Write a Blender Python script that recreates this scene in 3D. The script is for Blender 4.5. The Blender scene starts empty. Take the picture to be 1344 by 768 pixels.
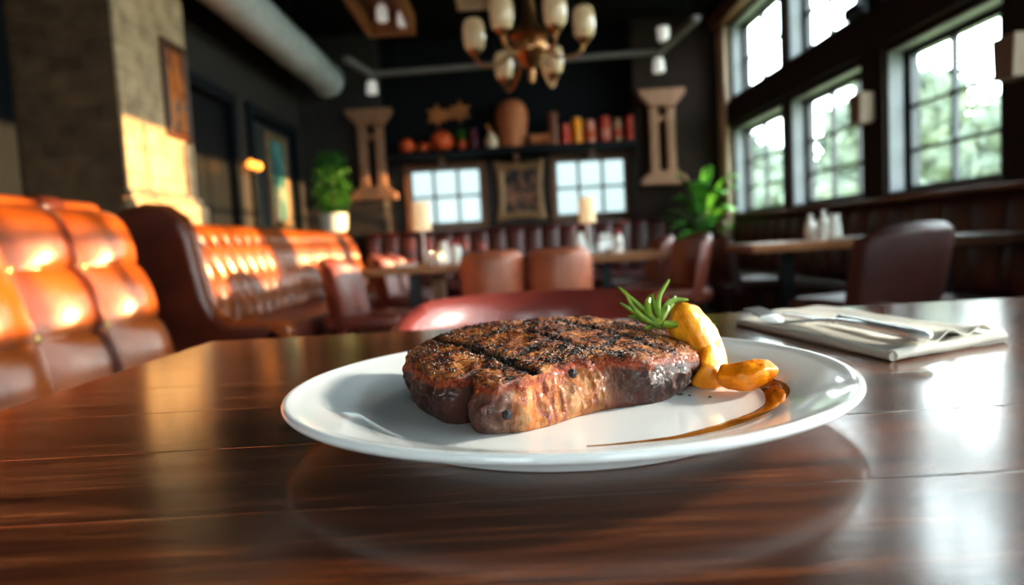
import bpy, bmesh, math, random
from mathutils import Vector, Matrix, noise
PI = math.pi
random.seed(7)
scene = bpy.context.scene
COL = scene.collection

# ------------------------------------------------------------------ camera
EYE = Vector((0, 0, 0.85))
PITCH, ROLL, FPX = math.radians(4.13), math.radians(3.15), 900.0
fwd = Vector((0, math.cos(PITCH), -math.sin(PITCH)))
x0 = Vector((1, 0, 0)); u0 = x0.cross(fwd)
RT = x0 * math.cos(ROLL) - u0 * math.sin(ROLL)
UP = x0 * math.sin(ROLL) + u0 * math.cos(ROLL)
cd = bpy.data.cameras.new('camera')
cam = bpy.data.objects.new('camera', cd); COL.objects.link(cam)
m = Matrix((RT, UP, -fwd)).transposed().to_4x4(); m.translation = EYE
cam.matrix_world = m
cd.sensor_width = 36; cd.lens = 36 * FPX / 1344
cd.clip_start = 0.01; cd.clip_end = 200
cd.dof.use_dof = True; cd.dof.focus_distance = 0.365; cd.dof.aperture_fstop = 5.6
scene.camera = cam

def ray(x, y): return fwd + RT * ((x - 672) / FPX) - UP * ((y - 384) / FPX)
def at(x, y, Y):
    d = ray(x, y); return EYE + d * (Y / d.y)
def atz(x, y, z):
    d = ray(x, y); return EYE + d * ((z - EYE.z) / d.z)
def atx(x, y, X):
    d = ray(x, y); return EYE + d * (X / d.x)

# ------------------------------------------------------------------ materials
def nmat(name):
    mt = bpy.data.materials.new(name); mt.use_nodes = True
    nt = mt.node_tree; b = nt.nodes['Principled BSDF']
    return mt, nt, b
def nd(nt, t, **k):
    n = nt.nodes.new(t)
    for a, v in k.items():
        if a in n.inputs: n.inputs[a].default_value = v
        else: setattr(n, a, v)
    return n
def lk(nt, a, b): nt.links.new(a, b)
def ramp(nt, fac, stops):
    r = nt.nodes.new('ShaderNodeValToRGB'); el = r.color_ramp.elements
    while len(el) < len(stops): el.new(0.5)
    for e, (p, c) in zip(el, stops):
        e.position = p; e.color = (*c, 1) if len(c) == 3 else c
    lk(nt, fac, r.inputs[0]); return r.outputs[0]
def coords(nt, scale=(1, 1, 1), kind='Object'):
    tc = nt.nodes.new('ShaderNodeTexCoord'); mp = nt.nodes.new('ShaderNodeMapping')
    mp.inputs['Scale'].default_value = scale
    lk(nt, tc.outputs[kind], mp.inputs[0]); return mp.outputs[0]
def mixc(nt, fac, a, b, mode='MIX'):
    n = nt.nodes.new('ShaderNodeMix'); n.data_type = 'RGBA'; n.blend_type = mode
    for s, v in ((0, fac), (6, a), (7, b)):
        if hasattr(v, 'type'): lk(nt, v, n.inputs[s])
        else: n.inputs[s].default_value = v if s == 0 else (*v, 1)
    return n.outputs[2]
def math_(nt, op, a, b=0.0, c=0.0):
    n = nt.nodes.new('ShaderNodeMath'); n.operation = op
    for i, v in enumerate((a, b, c)):
        if hasattr(v, 'type'): lk(nt, v, n.inputs[i])
        else: n.inputs[i].default_value = v
    return n.outputs[0]
def simple(name, col, rough=0.5, metal=0.0, var=0.12, nscale=8.0, bump=0.0, bscale=60.0, spec=0.5, coat=0.0,
           emit=None, estr=0.0, stretch=(1, 1, 1), trans=0.0, sss=0.0):
    mt, nt, b = nmat(name)
    v = coords(nt, stretch)
    n = nd(nt, 'ShaderNodeTexNoise', Scale=nscale, Detail=4.0); lk(nt, v, n.inputs['Vector'])
    lo = tuple(c * (1 - var) for c in col); hi = tuple(min(1, c * (1 + var)) for c in col)
    lk(nt, ramp(nt, n.outputs[0], [(0.3, lo), (0.7, hi)]), b.inputs['Base Color'])
    b.inputs['Roughness'].default_value = rough; b.inputs['Metallic'].default_value = metal
    b.inputs['Specular IOR Level'].default_value = spec; b.inputs['Coat Weight'].default_value = coat
    b.inputs['Coat Roughness'].default_value = 0.1
    if trans: b.inputs['Transmission Weight'].default_value = trans
    if sss:
        b.inputs['Subsurface Weight'].default_value = sss
        b.inputs['Subsurface Scale'].default_value = 0.004
    if bump:
        n2 = nd(nt, 'ShaderNodeTexNoise', Scale=bscale, Detail=3.0); lk(nt, v, n2.inputs['Vector'])
        bp = nd(nt, 'ShaderNodeBump', Strength=bump, Distance=0.01)
        lk(nt, n2.outputs[0], bp.inputs['Height']); lk(nt, bp.outputs[0], b.inputs['Normal'])
    if emit:
        b.inputs['Emission Color'].default_value = (*emit, 1); b.inputs['Emission Strength'].default_value = estr
    return mt

def leather(name, col, rough=0.32, coat=0.35):
    mt, nt, b = nmat(name)
    v = coords(nt)
    n = nd(nt, 'ShaderNodeTexNoise', Scale=3.5, Detail=5.0); lk(nt, v, n.inputs['Vector'])
    lo = tuple(c * 0.6 for c in col); hi = tuple(min(1, c * 1.35) for c in col)
    lk(nt, ramp(nt, n.outputs[0], [(0.32, lo), (0.7, hi)]), b.inputs['Base Color'])
    vo = nd(nt, 'ShaderNodeTexVoronoi', Scale=220.0); lk(nt, v, vo.inputs['Vector'])
    n3 = nd(nt, 'ShaderNodeTexNoise', Scale=14.0, Detail=3.0); lk(nt, v, n3.inputs['Vector'])
    h = math_(nt, 'ADD', math_(nt, 'MULTIPLY', vo.outputs[0], 0.25), n3.outputs[0])
    bp = nd(nt, 'ShaderNodeBump', Strength=0.25, Distance=0.006)
    lk(nt, h, bp.inputs['Height']); lk(nt, bp.outputs[0], b.inputs['Normal'])
    b.inputs['Roughness'].default_value = rough; b.inputs['Coat Weight'].default_value = coat
    b.inputs['Coat Roughness'].default_value = 0.22
    return mt

def wood(name, dark, mid, light, rough=0.35, axis='X', scale=1.0, coat=0.0, bump=0.15):
    mt, nt, b = nmat(name)
    st = {'X': (0.9, 14, 14), 'Y': (14, 0.9, 14), 'Z': (14, 14, 0.9)}[axis]
    v = coords(nt, tuple(s * scale for s in st))
    n = nd(nt, 'ShaderNodeTexNoise', Scale=3.0, Detail=7.0, Roughness=0.62, Distortion=0.6); lk(nt, v, n.inputs['Vector'])
    lk(nt, ramp(nt, n.outputs[0], [(0.3, dark), (0.52, mid), (0.72, light)]), b.inputs['Base Color'])
    bp = nd(nt, 'ShaderNodeBump', Strength=bump, Distance=0.002)
    lk(nt, n.outputs[0], bp.inputs['Height']); lk(nt, bp.outputs[0], b.inputs['Normal'])
    b.inputs['Roughness'].default_value = rough; b.inputs['Coat Weight'].default_value = coat
    return mt

def table_mat():
    mt, nt, b = nmat('dark_walnut_planks')
    tc = nt.nodes.new('ShaderNodeTexCoord')
    sx = nt.nodes.new('ShaderNodeSeparateXYZ'); lk(nt, tc.outputs['Object'], sx.inputs[0])
    # plank index / seam (seams run along X every 0.094 m)
    yq = math_(nt, 'DIVIDE', math_(nt, 'SUBTRACT', sx.outputs[1], 0.2625), 0.094)
    idx = math_(nt, 'FLOOR', yq); fr = math_(nt, 'FRACT', yq)
    d = math_(nt, 'MINIMUM', fr, math_(nt, 'SUBTRACT', 1.0, fr))
    seam = ramp(nt, d, [(0.0, (0, 0, 0)), (0.012, (1, 1, 1))])
    cb = nt.nodes.new('ShaderNodeCombineXYZ')
    lk(nt, math_(nt, 'ADD', math_(nt, 'MULTIPLY', sx.outputs[0], 2.2), math_(nt, 'MULTIPLY', idx, 3.7)), cb.inputs[0])
    lk(nt, math_(nt, 'MULTIPLY', sx.outputs[1], 42.0), cb.inputs[1]); lk(nt, idx, cb.inputs[2])
    n = nd(nt, 'ShaderNodeTexNoise', Scale=1.6, Detail=8.0, Roughness=0.65, Distortion=0.9); lk(nt, cb.outputs[0], n.inputs['Vector'])
    n2 = nd(nt, 'ShaderNodeTexNoise', Scale=8.0, Detail=7.0, Roughness=0.75); lk(nt, cb.outputs[0], n2.inputs['Vector'])
    c1 = ramp(nt, n.outputs[0], [(0.3, (0.026, 0.007, 0.0033)), (0.5, (0.14, 0.042, 0.0165)), (0.72, (0.31, 0.105, 0.04))])
    c2 = mixc(nt, ramp(nt, n2.outputs[0], [(0.38, (0.85, 0.85, 0.85)), (0.56, (0, 0, 0))]), c1, (0.012, 0.004, 0.0025))
    wn = nd(nt, 'ShaderNodeTexWhiteNoise', noise_dimensions='1D'); lk(nt, idx, wn.inputs[1])
    pl = math_(nt, 'ADD', math_(nt, 'MULTIPLY', wn.outputs[0], 0.5), 0.75)
    hs = nt.nodes.new('ShaderNodeHueSaturation'); lk(nt, c2, hs.inputs['Color']); lk(nt, pl, hs.inputs['Value'])
    c3 = mixc(nt, seam, (0.006, 0.003, 0.002), hs.outputs[0])
    lk(nt, c3, b.inputs['Base Color'])
    h = math_(nt, 'ADD', math_(nt, 'ADD', math_(nt, 'MULTIPLY', n2.outputs[0], 0.5), math_(nt, 'MULTIPLY', n.outputs[0], 0.5)), math_(nt, 'MULTIPLY', seam, 1.6))
    bp = nd(nt, 'ShaderNodeBump', Strength=0.22, Distance=0.0005)
    lk(nt, h, bp.inputs['Height']); lk(nt, bp.outputs[0], b.inputs['Normal'])
    lk(nt, ramp(nt, n2.outputs[0], [(0.3, (0.22, 0.22, 0.22)), (0.7, (0.13, 0.13, 0.13))]), b.inputs['Roughness'])
    b.inputs['Specular IOR Level'].default_value = 0.6
    b.inputs['Coat Weight'].default_value = 0.28; b.inputs['Coat Roughness'].default_value = 0.12
    return mt

def brick_mat(name, c1, c2, mortar, sc=1.0, rough=0.85):
    mt, nt, b = nmat(name)
    tc = nt.nodes.new('ShaderNodeTexCoord'); sx = nt.nodes.new('ShaderNodeSeparateXYZ'); lk(nt, tc.outputs['Object'], sx.inputs[0])
    cb = nt.nodes.new('ShaderNodeCombineXYZ')
    lk(nt, math_(nt, 'ADD', sx.outputs[0], sx.outputs[1]), cb.inputs[0]); lk(nt, sx.outputs[2], cb.inputs[1])
    br = nd(nt, 'ShaderNodeTexBrick', Scale=4.0 * sc); lk(nt, cb.outputs[0], br.inputs['Vector'])
    br.inputs['Color1'].default_value = (*c1, 1); br.inputs['Color2'].default_value = (*c2, 1); br.inputs['Mortar'].default_value = (*mortar, 1)
    br.inputs['Mortar Size'].default_value = 0.012
    n = nd(nt, 'ShaderNodeTexNoise', Scale=9.0, Detail=5.0); lk(nt, tc.outputs['Object'], n.inputs['Vector'])
    c = mixc(nt, 0.6, br.outputs[0], ramp(nt, n.outputs[0], [(0.3, (0.45, 0.45, 0.45)), (0.7, (1.3, 1.3, 1.3))]), 'MULTIPLY')
    lk(nt, c, b.inputs['Base Color']); b.inputs['Roughness'].default_value = rough
    bp = nd(nt, 'ShaderNodeBump', Strength=0.5, Distance=0.01)
    lk(nt, math_(nt, 'ADD', math_(nt, 'SUBTRACT', 1.0, br.outputs[1]), math_(nt, 'MULTIPLY', n.outputs[0], .6)), bp.inputs['Height'])
    lk(nt, bp.outputs[0], b.inputs['Normal'])
    return mt

def glass_mat(name, tint):
    mt = bpy.data.materials.new(name); mt.use_nodes = True; nt = mt.node_tree; nt.nodes.clear()
    o = nt.nodes.new('ShaderNodeOutputMaterial'); mx = nt.nodes.new('ShaderNodeMixShader')
    t = nt.nodes.new('ShaderNodeBsdfTransparent'); g = nt.nodes.new('ShaderNodeBsdfGlossy')
    t.inputs[0].default_value = (*tint, 1); g.inputs['Roughness'].default_value = 0.02
    fr = nt.nodes.new('ShaderNodeLayerWeight'); fr.inputs[0].default_value = 0.3
    lk(nt, math_(nt, 'ADD', math_(nt, 'MULTIPLY', math_(nt, 'POWER', fr.outputs[1], 4.0), 0.35), 0.015), mx.inputs[0]); lk(nt, t.outputs[0], mx.inputs[1]); lk(nt, g.outputs[0], mx.inputs[2]); lk(nt, mx.outputs[0], o.inputs[0])
    return mt

def leaf_mat(name, c1, c2, rough=0.5, scale=30):
    mt, nt, b = nmat(name)
    v = coords(nt)
    n = nd(nt, 'ShaderNodeTexNoise', Scale=float(scale), Detail=3.0); lk(nt, v, n.inputs['Vector'])
    lk(nt, ramp(nt, n.outputs[0], [(0.3, c1), (0.7, c2)]), b.inputs['Base Color'])
    b.inputs['Roughness'].default_value = rough
    return mt

def canvas_mat(name, stops, scale=3.0, stretch=(1, 1, 1)):
    mt, nt, b = nmat(name)
    v = coords(nt, stretch)
    n = nd(nt, 'ShaderNodeTexNoise', Scale=scale, Detail=3.0, Distortion=1.2); lk(nt, v, n.inputs['Vector'])
    lk(nt, ramp(nt, n.outputs[0], stops), b.inputs['Base Color']); b.inputs['Roughness'].default_value = 0.55
    return mt

M = {}
M['table'] = table_mat()
M['caramel'] = leather('caramel_leather', (0.31, 0.076, 0.013), 0.3, 0.4)
M['maroonpanel'] = leather('maroon_leather_panel', (0.13, 0.032, 0.018), 0.34)
M['maroon'] = leather('maroon_leather', (0.085, 0.016, 0.013), 0.36, .3)
M['ox'] = leather('oxblood_leather', (0.19, 0.045, 0.027), 0.38, 0.25)
M['darkox'] = leather('dark_oxblood_leather', (0.066, 0.019, 0.015), 0.45, 0.1)
M['tub'] = leather('terracotta_leather', (0.52, 0.165, 0.085), 0.40, 0.2)
M['cordov'] = leather('cordovan_leather', (0.26, 0.05, 0.038), 0.34, 0.4)
M['blackleg'] = simple('black_painted_metal', (0.012, 0.013, 0.015), 0.4)
M['navy'] = simple('navy_black_paint', (0.0065, 0.010, 0.014), 0.7, spec=.25)
M['wallgrey'] = simple('warm_dark_wall_paint', (0.036, 0.030, 0.028), 0.85, bump=0.1)
M['wallnavy'] = simple('dark_blue_wall_paint', (0.006, 0.008, 0.011), 0.85, spec=.3)
M['wallbrown'] = simple('dark_brown_wall_paint', (0.024, 0.014, 0.010), 0.8, spec=.3)
M['ceil'] = simple('black_ceiling_paint', (0.007, 0.008, 0.009), 0.9, spec=.2)
M['floor'] = wood('dark_floorboards', (0.012, 0.007, 0.005), (0.025, 0.014, 0.009), (0.045, 0.024, 0.014), 0.4, 'Y', 0.4)
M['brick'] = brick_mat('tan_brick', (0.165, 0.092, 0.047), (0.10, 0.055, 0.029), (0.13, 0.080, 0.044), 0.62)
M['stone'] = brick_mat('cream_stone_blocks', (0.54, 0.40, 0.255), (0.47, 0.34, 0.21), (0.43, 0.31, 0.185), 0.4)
M['oak'] = wood('honey_oak', (0.20, 0.098, 0.053), (0.30, 0.155, 0.088), (0.39, 0.21, 0.125), 0.55, 'Z')
M['oakx'] = wood('honey_oak_long', (0.24, 0.095, 0.036), (0.38, 0.16, 0.062), (0.48, 0.225, 0.095), 0.38, 'X')
M['browntrim'] = wood('brown_timber', (0.10, 0.043, 0.018), (0.18, 0.078, 0.032), (0.25, 0.115, 0.05), 0.5, 'Y')
M['paletrim'] = simple('pale_timber_trim', (0.60, 0.45, 0.33), 0.55, nscale=4)
M['lining'] = simple('pale_blue_grey_paint', (0.20, 0.215, 0.225), 0.55, var=0.05)
M['winframe'] = simple('black_window_frame', (0.016, 0.021, 0.026), 0.4)
M['glass'] = glass_mat('window_glass', (0.96, 0.985, 0.98))
M['tintglass'] = glass_mat('tinted_glass', (0.275, 0.30, 0.30))
M['duct'] = simple('galvanised_duct', (0.66, 0.71, 0.71), 0.38, 0.35, bump=0.05, bscale=9)
M['rail'] = simple('grey_painted_rail', (0.22, 0.21, 0.205), 0.5)
M['whitelamp'] = simple('white_lamp_paint', (0.72, 0.72, 0.68), 0.35, emit=(1, .96, .9), estr=0.25)
M['brass'] = simple('aged_brass', (0.40, 0.20, 0.085), 0.3, 0.9, nscale=20)
M['shade'] = simple('cream_glass_shade', (0.50, 0.37, 0.22), 0.18, var=0.05, coat=0.6, emit=(1.0, 0.72, 0.42), estr=0.10)
M['fabricshade'] = simple('cream_fabric_shade', (0.85, 0.66, 0.40), 0.8, emit=(1.0, 0.72, 0.4), estr=0.35)
M['cream'] = simple('glazed_white_ceramic', (0.8, 0.78, 0.72), 0.25, var=0.04)
M['walnut'] = wood('dark_walnut_edge', (0.03, 0.012, 0.006), (0.06, 0.024, 0.012), (0.10, 0.042, 0.022), 0.3, 'X')
M['porcelain'] = simple('white_porcelain', (0.83, 0.84, 0.83), 0.06, var=0.015, spec=0.55, coat=0.4)
M['clear'] = simple('clear_glass', (0.95, 0.97, 0.97), 0.03, trans=0.95, var=0.01)
M['redpaint'] = simple('red_print', (0.55, 0.04, 0.03), 0.45)
M['pumpkin'] = simple('pumpkin_skin', (0.62, 0.10, 0.022), 0.45, var=0.2)
M['stem'] = simple('dry_stem', (0.10, 0.065, 0.03), 0.8)
M['terra'] = simple('terracotta', (0.44, 0.155, 0.062), 0.62, var=0.15, nscale=14, bump=0.3, bscale=40)
M['bronze'] = simple('rust_bronze', (0.46, 0.18, 0.055), 0.5, 0.1, var=0.2)
M['copperwood'] = simple('copper_brown', (0.22, 0.085, 0.05), 0.5)
M['purple'] = simple('plum_glaze', (0.13, 0.022, 0.045), 0.35)
M['gourd'] = simple('pale_gourd', (0.62, 0.50, 0.36), 0.5)
M['amber'] = simple('amber_jar', (0.90, 0.34, 0.015), 0.35)
M['redjar'] = simple('red_jar', (0.52, 0.075, 0.045), 0.4)
M['pinkjar'] = simple('pink_label', (0.62, 0.25, 0.19), 0.5)
M['beige'] = simple('beige_label', (0.45, 0.28, 0.16), 0.5)
M['canvas1'] = canvas_mat('orange_abstract_canvas', [(0.36, (0.05, 0.02, 0.015)), (0.44, (0.45, 0.12, 0.02)), (0.53, (0.66, 0.21, 0.035)), (0.58, (0.5, 0.26, 0.16)), (0.63, (0.05, 0.06, 0.07))], 5.5, (1, 1, .6))
M['canvas2'] = canvas_mat('brown_portrait_canvas', [(0.40, (0.012, 0.010, 0.009)), (0.48, (0.06, 0.028, 0.016)), (0.56, (0.30, 0.13, 0.07)), (0.66, (0.03, 0.025, 0.025))], 5.0)
M['canvas3'] = canvas_mat('teal_abstract_canvas', [(0.38, (0.03, 0.16, 0.17)), (0.52, (0.09, 0.30, 0.29)), (0.64, (0.52, 0.55, 0.44))], 2.2)
M['gilt'] = simple('worn_gilt_frame', (0.30, 0.18, 0.09), 0.5, 0.2, var=0.25, nscale=20)
M['giltdark'] = simple('dark_wood_frame', (0.10, 0.038, 0.018), 0.5)
M['plantdark'] = leaf_mat('deep_green_leaf', (0.02, 0.10, 0.018), (0.11, 0.34, 0.045), 0.35, 12)
M['boxgreen'] = leaf_mat('bright_green_leaf', (0.012, 0.085, 0.006), (0.05, 0.22, 0.012), 0.6, 20)
M['potwhite'] = simple('white_pot', (0.62, 0.66, 0.64), 0.4)
M['potdark'] = simple('charcoal_pot', (0.03, 0.03, 0.032), 0.5)
M['treeleaf'] = leaf_mat('tree_leaf', (0.085, 0.110, 0.085), (0.16, 0.185, 0.13), 0.9, 2)
M['bark'] = simple('bark', (0.10, 0.075, 0.05), 0.9)
M['lawn'] = leaf_mat('lawn_grass', (0.22, 0.23, 0.12), (0.34, 0.35, 0.17), 0.9, 1)
M['bulb'] = simple('amber_bulb', (0.9, 0.35, 0.06), 0.3, emit=(1.0, 0.34, 0.05), estr=2.2)
M['linen'] = simple('off_white_linen', (0.60, 0.555, 0.485), 0.85, var=0.05, nscale=40, bump=0.25, bscale=900)
M['silver'] = simple('polished_silver', (0.86, 0.86, 0.85), 0.22, 0.6, var=0.03)
M['peppercorn'] = simple('peppercorn_skin', (0.018, 0.018, 0.02), 0.35, bump=0.6, bscale=700, coat=0.3)
M['pepper'] = simple('cracked_pepper', (0.02, 0.015, 0.012), 0.45, var=0.6, nscale=300)
M['salt'] = simple('salt_crystal', (0.82, 0.74, 0.62), 0.12, var=0.1, spec=0.8)
M['mbutton'] = simple('brass_button', (0.55, 0.34, 0.14), 0.25, 0.7)
M['sconce'] = simple('sconce_shade', (0.24, 0.17, 0.12), 0.6)

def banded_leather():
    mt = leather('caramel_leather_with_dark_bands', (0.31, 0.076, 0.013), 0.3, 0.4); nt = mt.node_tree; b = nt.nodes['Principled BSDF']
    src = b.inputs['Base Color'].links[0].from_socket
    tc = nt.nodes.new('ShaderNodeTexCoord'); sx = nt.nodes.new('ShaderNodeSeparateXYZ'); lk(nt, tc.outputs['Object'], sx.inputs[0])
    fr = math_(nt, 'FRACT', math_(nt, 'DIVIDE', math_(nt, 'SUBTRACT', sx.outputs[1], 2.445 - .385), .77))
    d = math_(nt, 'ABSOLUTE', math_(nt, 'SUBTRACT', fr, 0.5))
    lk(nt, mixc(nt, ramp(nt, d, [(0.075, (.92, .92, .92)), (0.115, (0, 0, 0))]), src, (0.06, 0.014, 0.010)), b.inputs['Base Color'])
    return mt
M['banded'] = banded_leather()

# ------------------------------------------------------------------ mesh builder
class MB:
    def __init__(s): s.bm = bmesh.new()
    def box(s, c, size, rot=None, bevel=0.0, seg=2):
        r = bmesh.ops.create_cube(s.bm, size=1.0)['verts']
        mt = Matrix.Translation(c) @ (rot.to_4x4() if rot else Matrix.Identity(4)) @ Matrix.Diagonal((*size, 1))
        bmesh.ops.transform(s.bm, matrix=mt, verts=r)
        if bevel:
            ed = list({e for v in r for e in v.link_edges})
            bmesh.ops.bevel(s.bm, geom=ed, offset=bevel, segments=seg, profile=0.5, affect='EDGES')
        return s
    def bb(s, a, b, bevel=0.0, seg=2):
        a, b = Vector(a), Vector(b)
        return s.box((a + b) / 2, tuple(abs(b[i] - a[i]) for i in range(3)), None, bevel, seg)
    def rings(s, rings, closed=True, cap0=True, cap1=True, loop=False):
        vs = [[s.bm.verts.new(p) for p in r] for r in rings]
        n = len(vs[0]); R = len(vs)
        for i in range(R if loop else R - 1):
            a, b = vs[i], vs[(i + 1) % R]
            for j in range(n if closed else n - 1):
                k = (j + 1) % n
                s.bm.faces.new((a[j], a[k], b[k], b[j]))
        if closed and not loop:
            if cap0: s.bm.faces.new(list(reversed(vs[0])))
            if cap1: s.bm.faces.new(vs[-1])
        return s
    def lathe(s, prof, c=(0, 0, 0), n=32, axis='Z', sx=1.0, sy=1.0, rot=None, wob=None):
        c = Vector(c); rs = []
        for (r, z) in prof:
            ring = []
            for j in range(n):
                a = 2 * PI * j / n; q = r * (wob(a) if wob else 1)
                p = Vector((q * math.cos(a) * sx, q * math.sin(a) * sy, z))
                if rot: p = rot @ p
                ring.append(c + p)
            rs.append(ring)
        return s.rings(rs)
    def tube(s, pts, rad, n=10, flat=1.0):
        pts = [Vector(p) for p in pts]; rs = []
        rad = rad if isinstance(rad, (list, tuple)) else [rad] * len(pts)
        up = None
        for i, p in enumerate(pts):
            t = (pts[min(i + 1, len(pts) - 1)] - pts[max(i - 1, 0)]).normalized()
            if up is None:
                up = Vector((0, 0, 1)) if abs(t.z) < 0.9 else Vector((1, 0, 0))
            sd = t.cross(up).normalized(); up = sd.cross(t).normalized()
            rs.append([p + (sd * math.cos(2 * PI * j / n) + up * math.sin(2 * PI * j / n) * flat) * rad[i] for j in range(n)])
        return s.rings(rs)
    def ball(s, c, r, sx=1, sy=1, sz=1, u=20, v=12):
        res = bmesh.ops.create_uvsphere(s.bm, u_segments=u, v_segments=v, radius=r)['verts']
        bmesh.ops.transform(s.bm, matrix=Matrix.Translation(c) @ Matrix.Diagonal((sx, sy, sz, 1)), verts=res)
        return s
    def prism(s, poly, d, origin=(0, 0, 0), plane='XZ'):
        o = Vector(origin)
        f = {'XZ': lambda a, b, t: Vector((a, t, b)), 'YZ': lambda a, b, t: Vector((t, a, b)), 'XY': lambda a, b, t: Vector((a, b, t))}[plane]
        return s.rings([[o + f(a, b, 0) for a, b in poly], [o + f(a, b, d) for a, b in poly]])
    def build(s, name, mat, parent=None, smooth=True, bevel=0.0, seg=2, sub=0, angle=40):
        bmesh.ops.recalc_face_normals(s.bm, faces=s.bm.faces)
        me = bpy.data.meshes.new(name); s.bm.to_mesh(me); s.bm.free()
        me.materials.append(mat)
        if smooth:
            me.polygons.foreach_set('use_smooth', [True] * len(me.polygons))
            if hasattr(me, 'set_sharp_from_angle'): me.set_sharp_from_angle(angle=math.radians(angle))
        o = bpy.data.objects.new(name, me); COL.objects.link(o)
        if parent: o.parent = parent
        if bevel:
            b = o.modifiers.new('bevel', 'BEVEL'); b.width = bevel; b.segments = seg; b.limit_method = 'ANGLE'
        if sub:
            q = o.modifiers.new('sub', 'SUBSURF'); q.levels = sub; q.render_levels = sub
        return o

def tag(o, label=None, cat=None, group=None, kind=None):
    for k, v in (('label', label), ('category', cat), ('group', group), ('kind', kind)):
        if v: o[k] = v
    return o
def thing(name, label, cat, loc=(0, 0, 0), rz=0.0, group=None):
    o = bpy.data.objects.new(name, None); COL.objects.link(o); o.empty_display_size = 0.05
    o.location = loc; o.rotation_euler = (0, 0, rz)
    return tag(o, label, cat, group)
def struct(o): o['kind'] = 'structure'; return o
def kids(o): return [c for c in bpy.data.objects if c.parent == o]
def copy_tree(o, label=None, loc=None, rz=None, parent=None):
    c = o.copy(); COL.objects.link(c); c.parent = parent
    if label: c['label'] = label
    if loc is not None: c.location = loc
    if rz is not None: c.rotation_euler = (0, 0, rz)
    for k in kids(o): copy_tree(k, parent=c)
    return c

# ================================================================== ROOM SHELL
XR, XL, YB, ZC, YF = 2.75, -2.5, 9.0, 3.5, -3.0
struct(MB().bb((-3.3, YF - .1, -0.1), (3.1, YB + .2, 0)).build('floor', M['floor'], smooth=False))
struct(MB().bb((-3.3, YF - .1, ZC), (3.1, YB + .2, ZC + .1)).build('ceiling', M['ceil'], smooth=False))
FILL_WIN = [(-2.1, -0.9), (0.5, 1.7)]; FZ0, FZ1 = 0.95, 2.35  # unseen windows behind the camera, added to throw fill on camera-facing surfaces
w = MB(); w.bb((-3.3, YF - .15, 0), (3.1, YF, FZ0)).bb((-3.3, YF - .15, FZ1), (3.1, YF, ZC))
for a, b in ((-3.3, FILL_WIN[0][0]), (FILL_WIN[0][1], FILL_WIN[1][0]), (FILL_WIN[1][1], 3.1)): w.bb((a, YF - .15, FZ0), (b, YF, FZ1))
struct(w.build('wall_front', M['wallgrey'], smooth=False))
for k, (a, b) in enumerate(FILL_WIN):
    t = .04; f = MB(); y_ = YF - .1
    f.bb((a, y_, FZ0), (a + t, y_ + .06, FZ1)).bb((b - t, y_, FZ0), (b, y_ + .06, FZ1)).bb((a + t, y_, FZ0), (b - t, y_ + .06, FZ0 + t)).bb((a + t, y_, FZ1 - t), (b - t, y_ + .06, FZ1))
    for q in (1 / 3, 2 / 3): f.bb((a + (b - a) * q - .014, y_ + .01, FZ0 + t), (a + (b - a) * q + .014, y_ + .05, FZ1 - t))
    fo = struct(f.build('window_%d' % (20 + k), M['winframe'], smooth=False))
    MB().bb((a + t, y_ + .028, FZ0 + t), (b - t, y_ + .032, FZ1 - t)).build('glass', M['glass'], fo, smooth=False)

# right wall : bays of windows, lower and upper row
bays = [(6.80, 8.28), (5.28, 6.63), (3.79, 4.97), (2.30, 3.45), (0.80, 1.95), (-0.70, 0.45), (-2.20, -1.05)]
SILL, HEAD, USILL, UHEAD = 1.05, 2.06, 2.42, 3.26
w = MB()
w.bb((XR, YF, 0), (XR + .2, YB + .2, SILL)); w.bb((XR, YF, HEAD), (XR + .2, YB + .2, USILL)); w.bb((XR, YF, UHEAD), (XR + .2, YB + .2, ZC))
edges = [YB + .2] + [v for b in bays for v in (b[1], b[0])] + [YF]
for i in range(0, len(edges), 2):
    for z0, z1 in ((SILL, HEAD), (USILL, UHEAD)): w.bb((XR, edges[i + 1], z0), (XR + .2, edges[i], z1))
struct(w.build('wall_right', M['wallbrown'], smooth=False))
# projecting posts and beam on the inner face
w = MB()
for a, b in ((6.64, 6.79), (4.98, 5.27), (3.46, 3.78)): w.bb((XR - .03, a, SILL - .02), (XR, b, UHEAD))
struct(w.build('trim_1', M['wallbrown'], smooth=False))
struct(MB().bb((XR - .06, 2.0, HEAD + .04), (XR - .001, 8.45, USILL - .04)).build('trim_2', M['wallbrown'], smooth=False, bevel=.01))
hdr = MB().bb((XR - .16, -2.0, UHEAD + .03), (XR - .001, 8.75, UHEAD + .2)).build('trim_3', M['browntrim'], smooth=False, bevel=.01); struct(hdr)
ptm = MB().bb((XR - .08, 8.34, 0.9), (XR - .001, 8.72, UHEAD + .02)).bb((XR - .16, 8.3, 0.72), (XR - .001, 8.8, 0.98)).build('trim_4', M['paletrim'], smooth=False, bevel=.012); struct(ptm)

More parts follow.
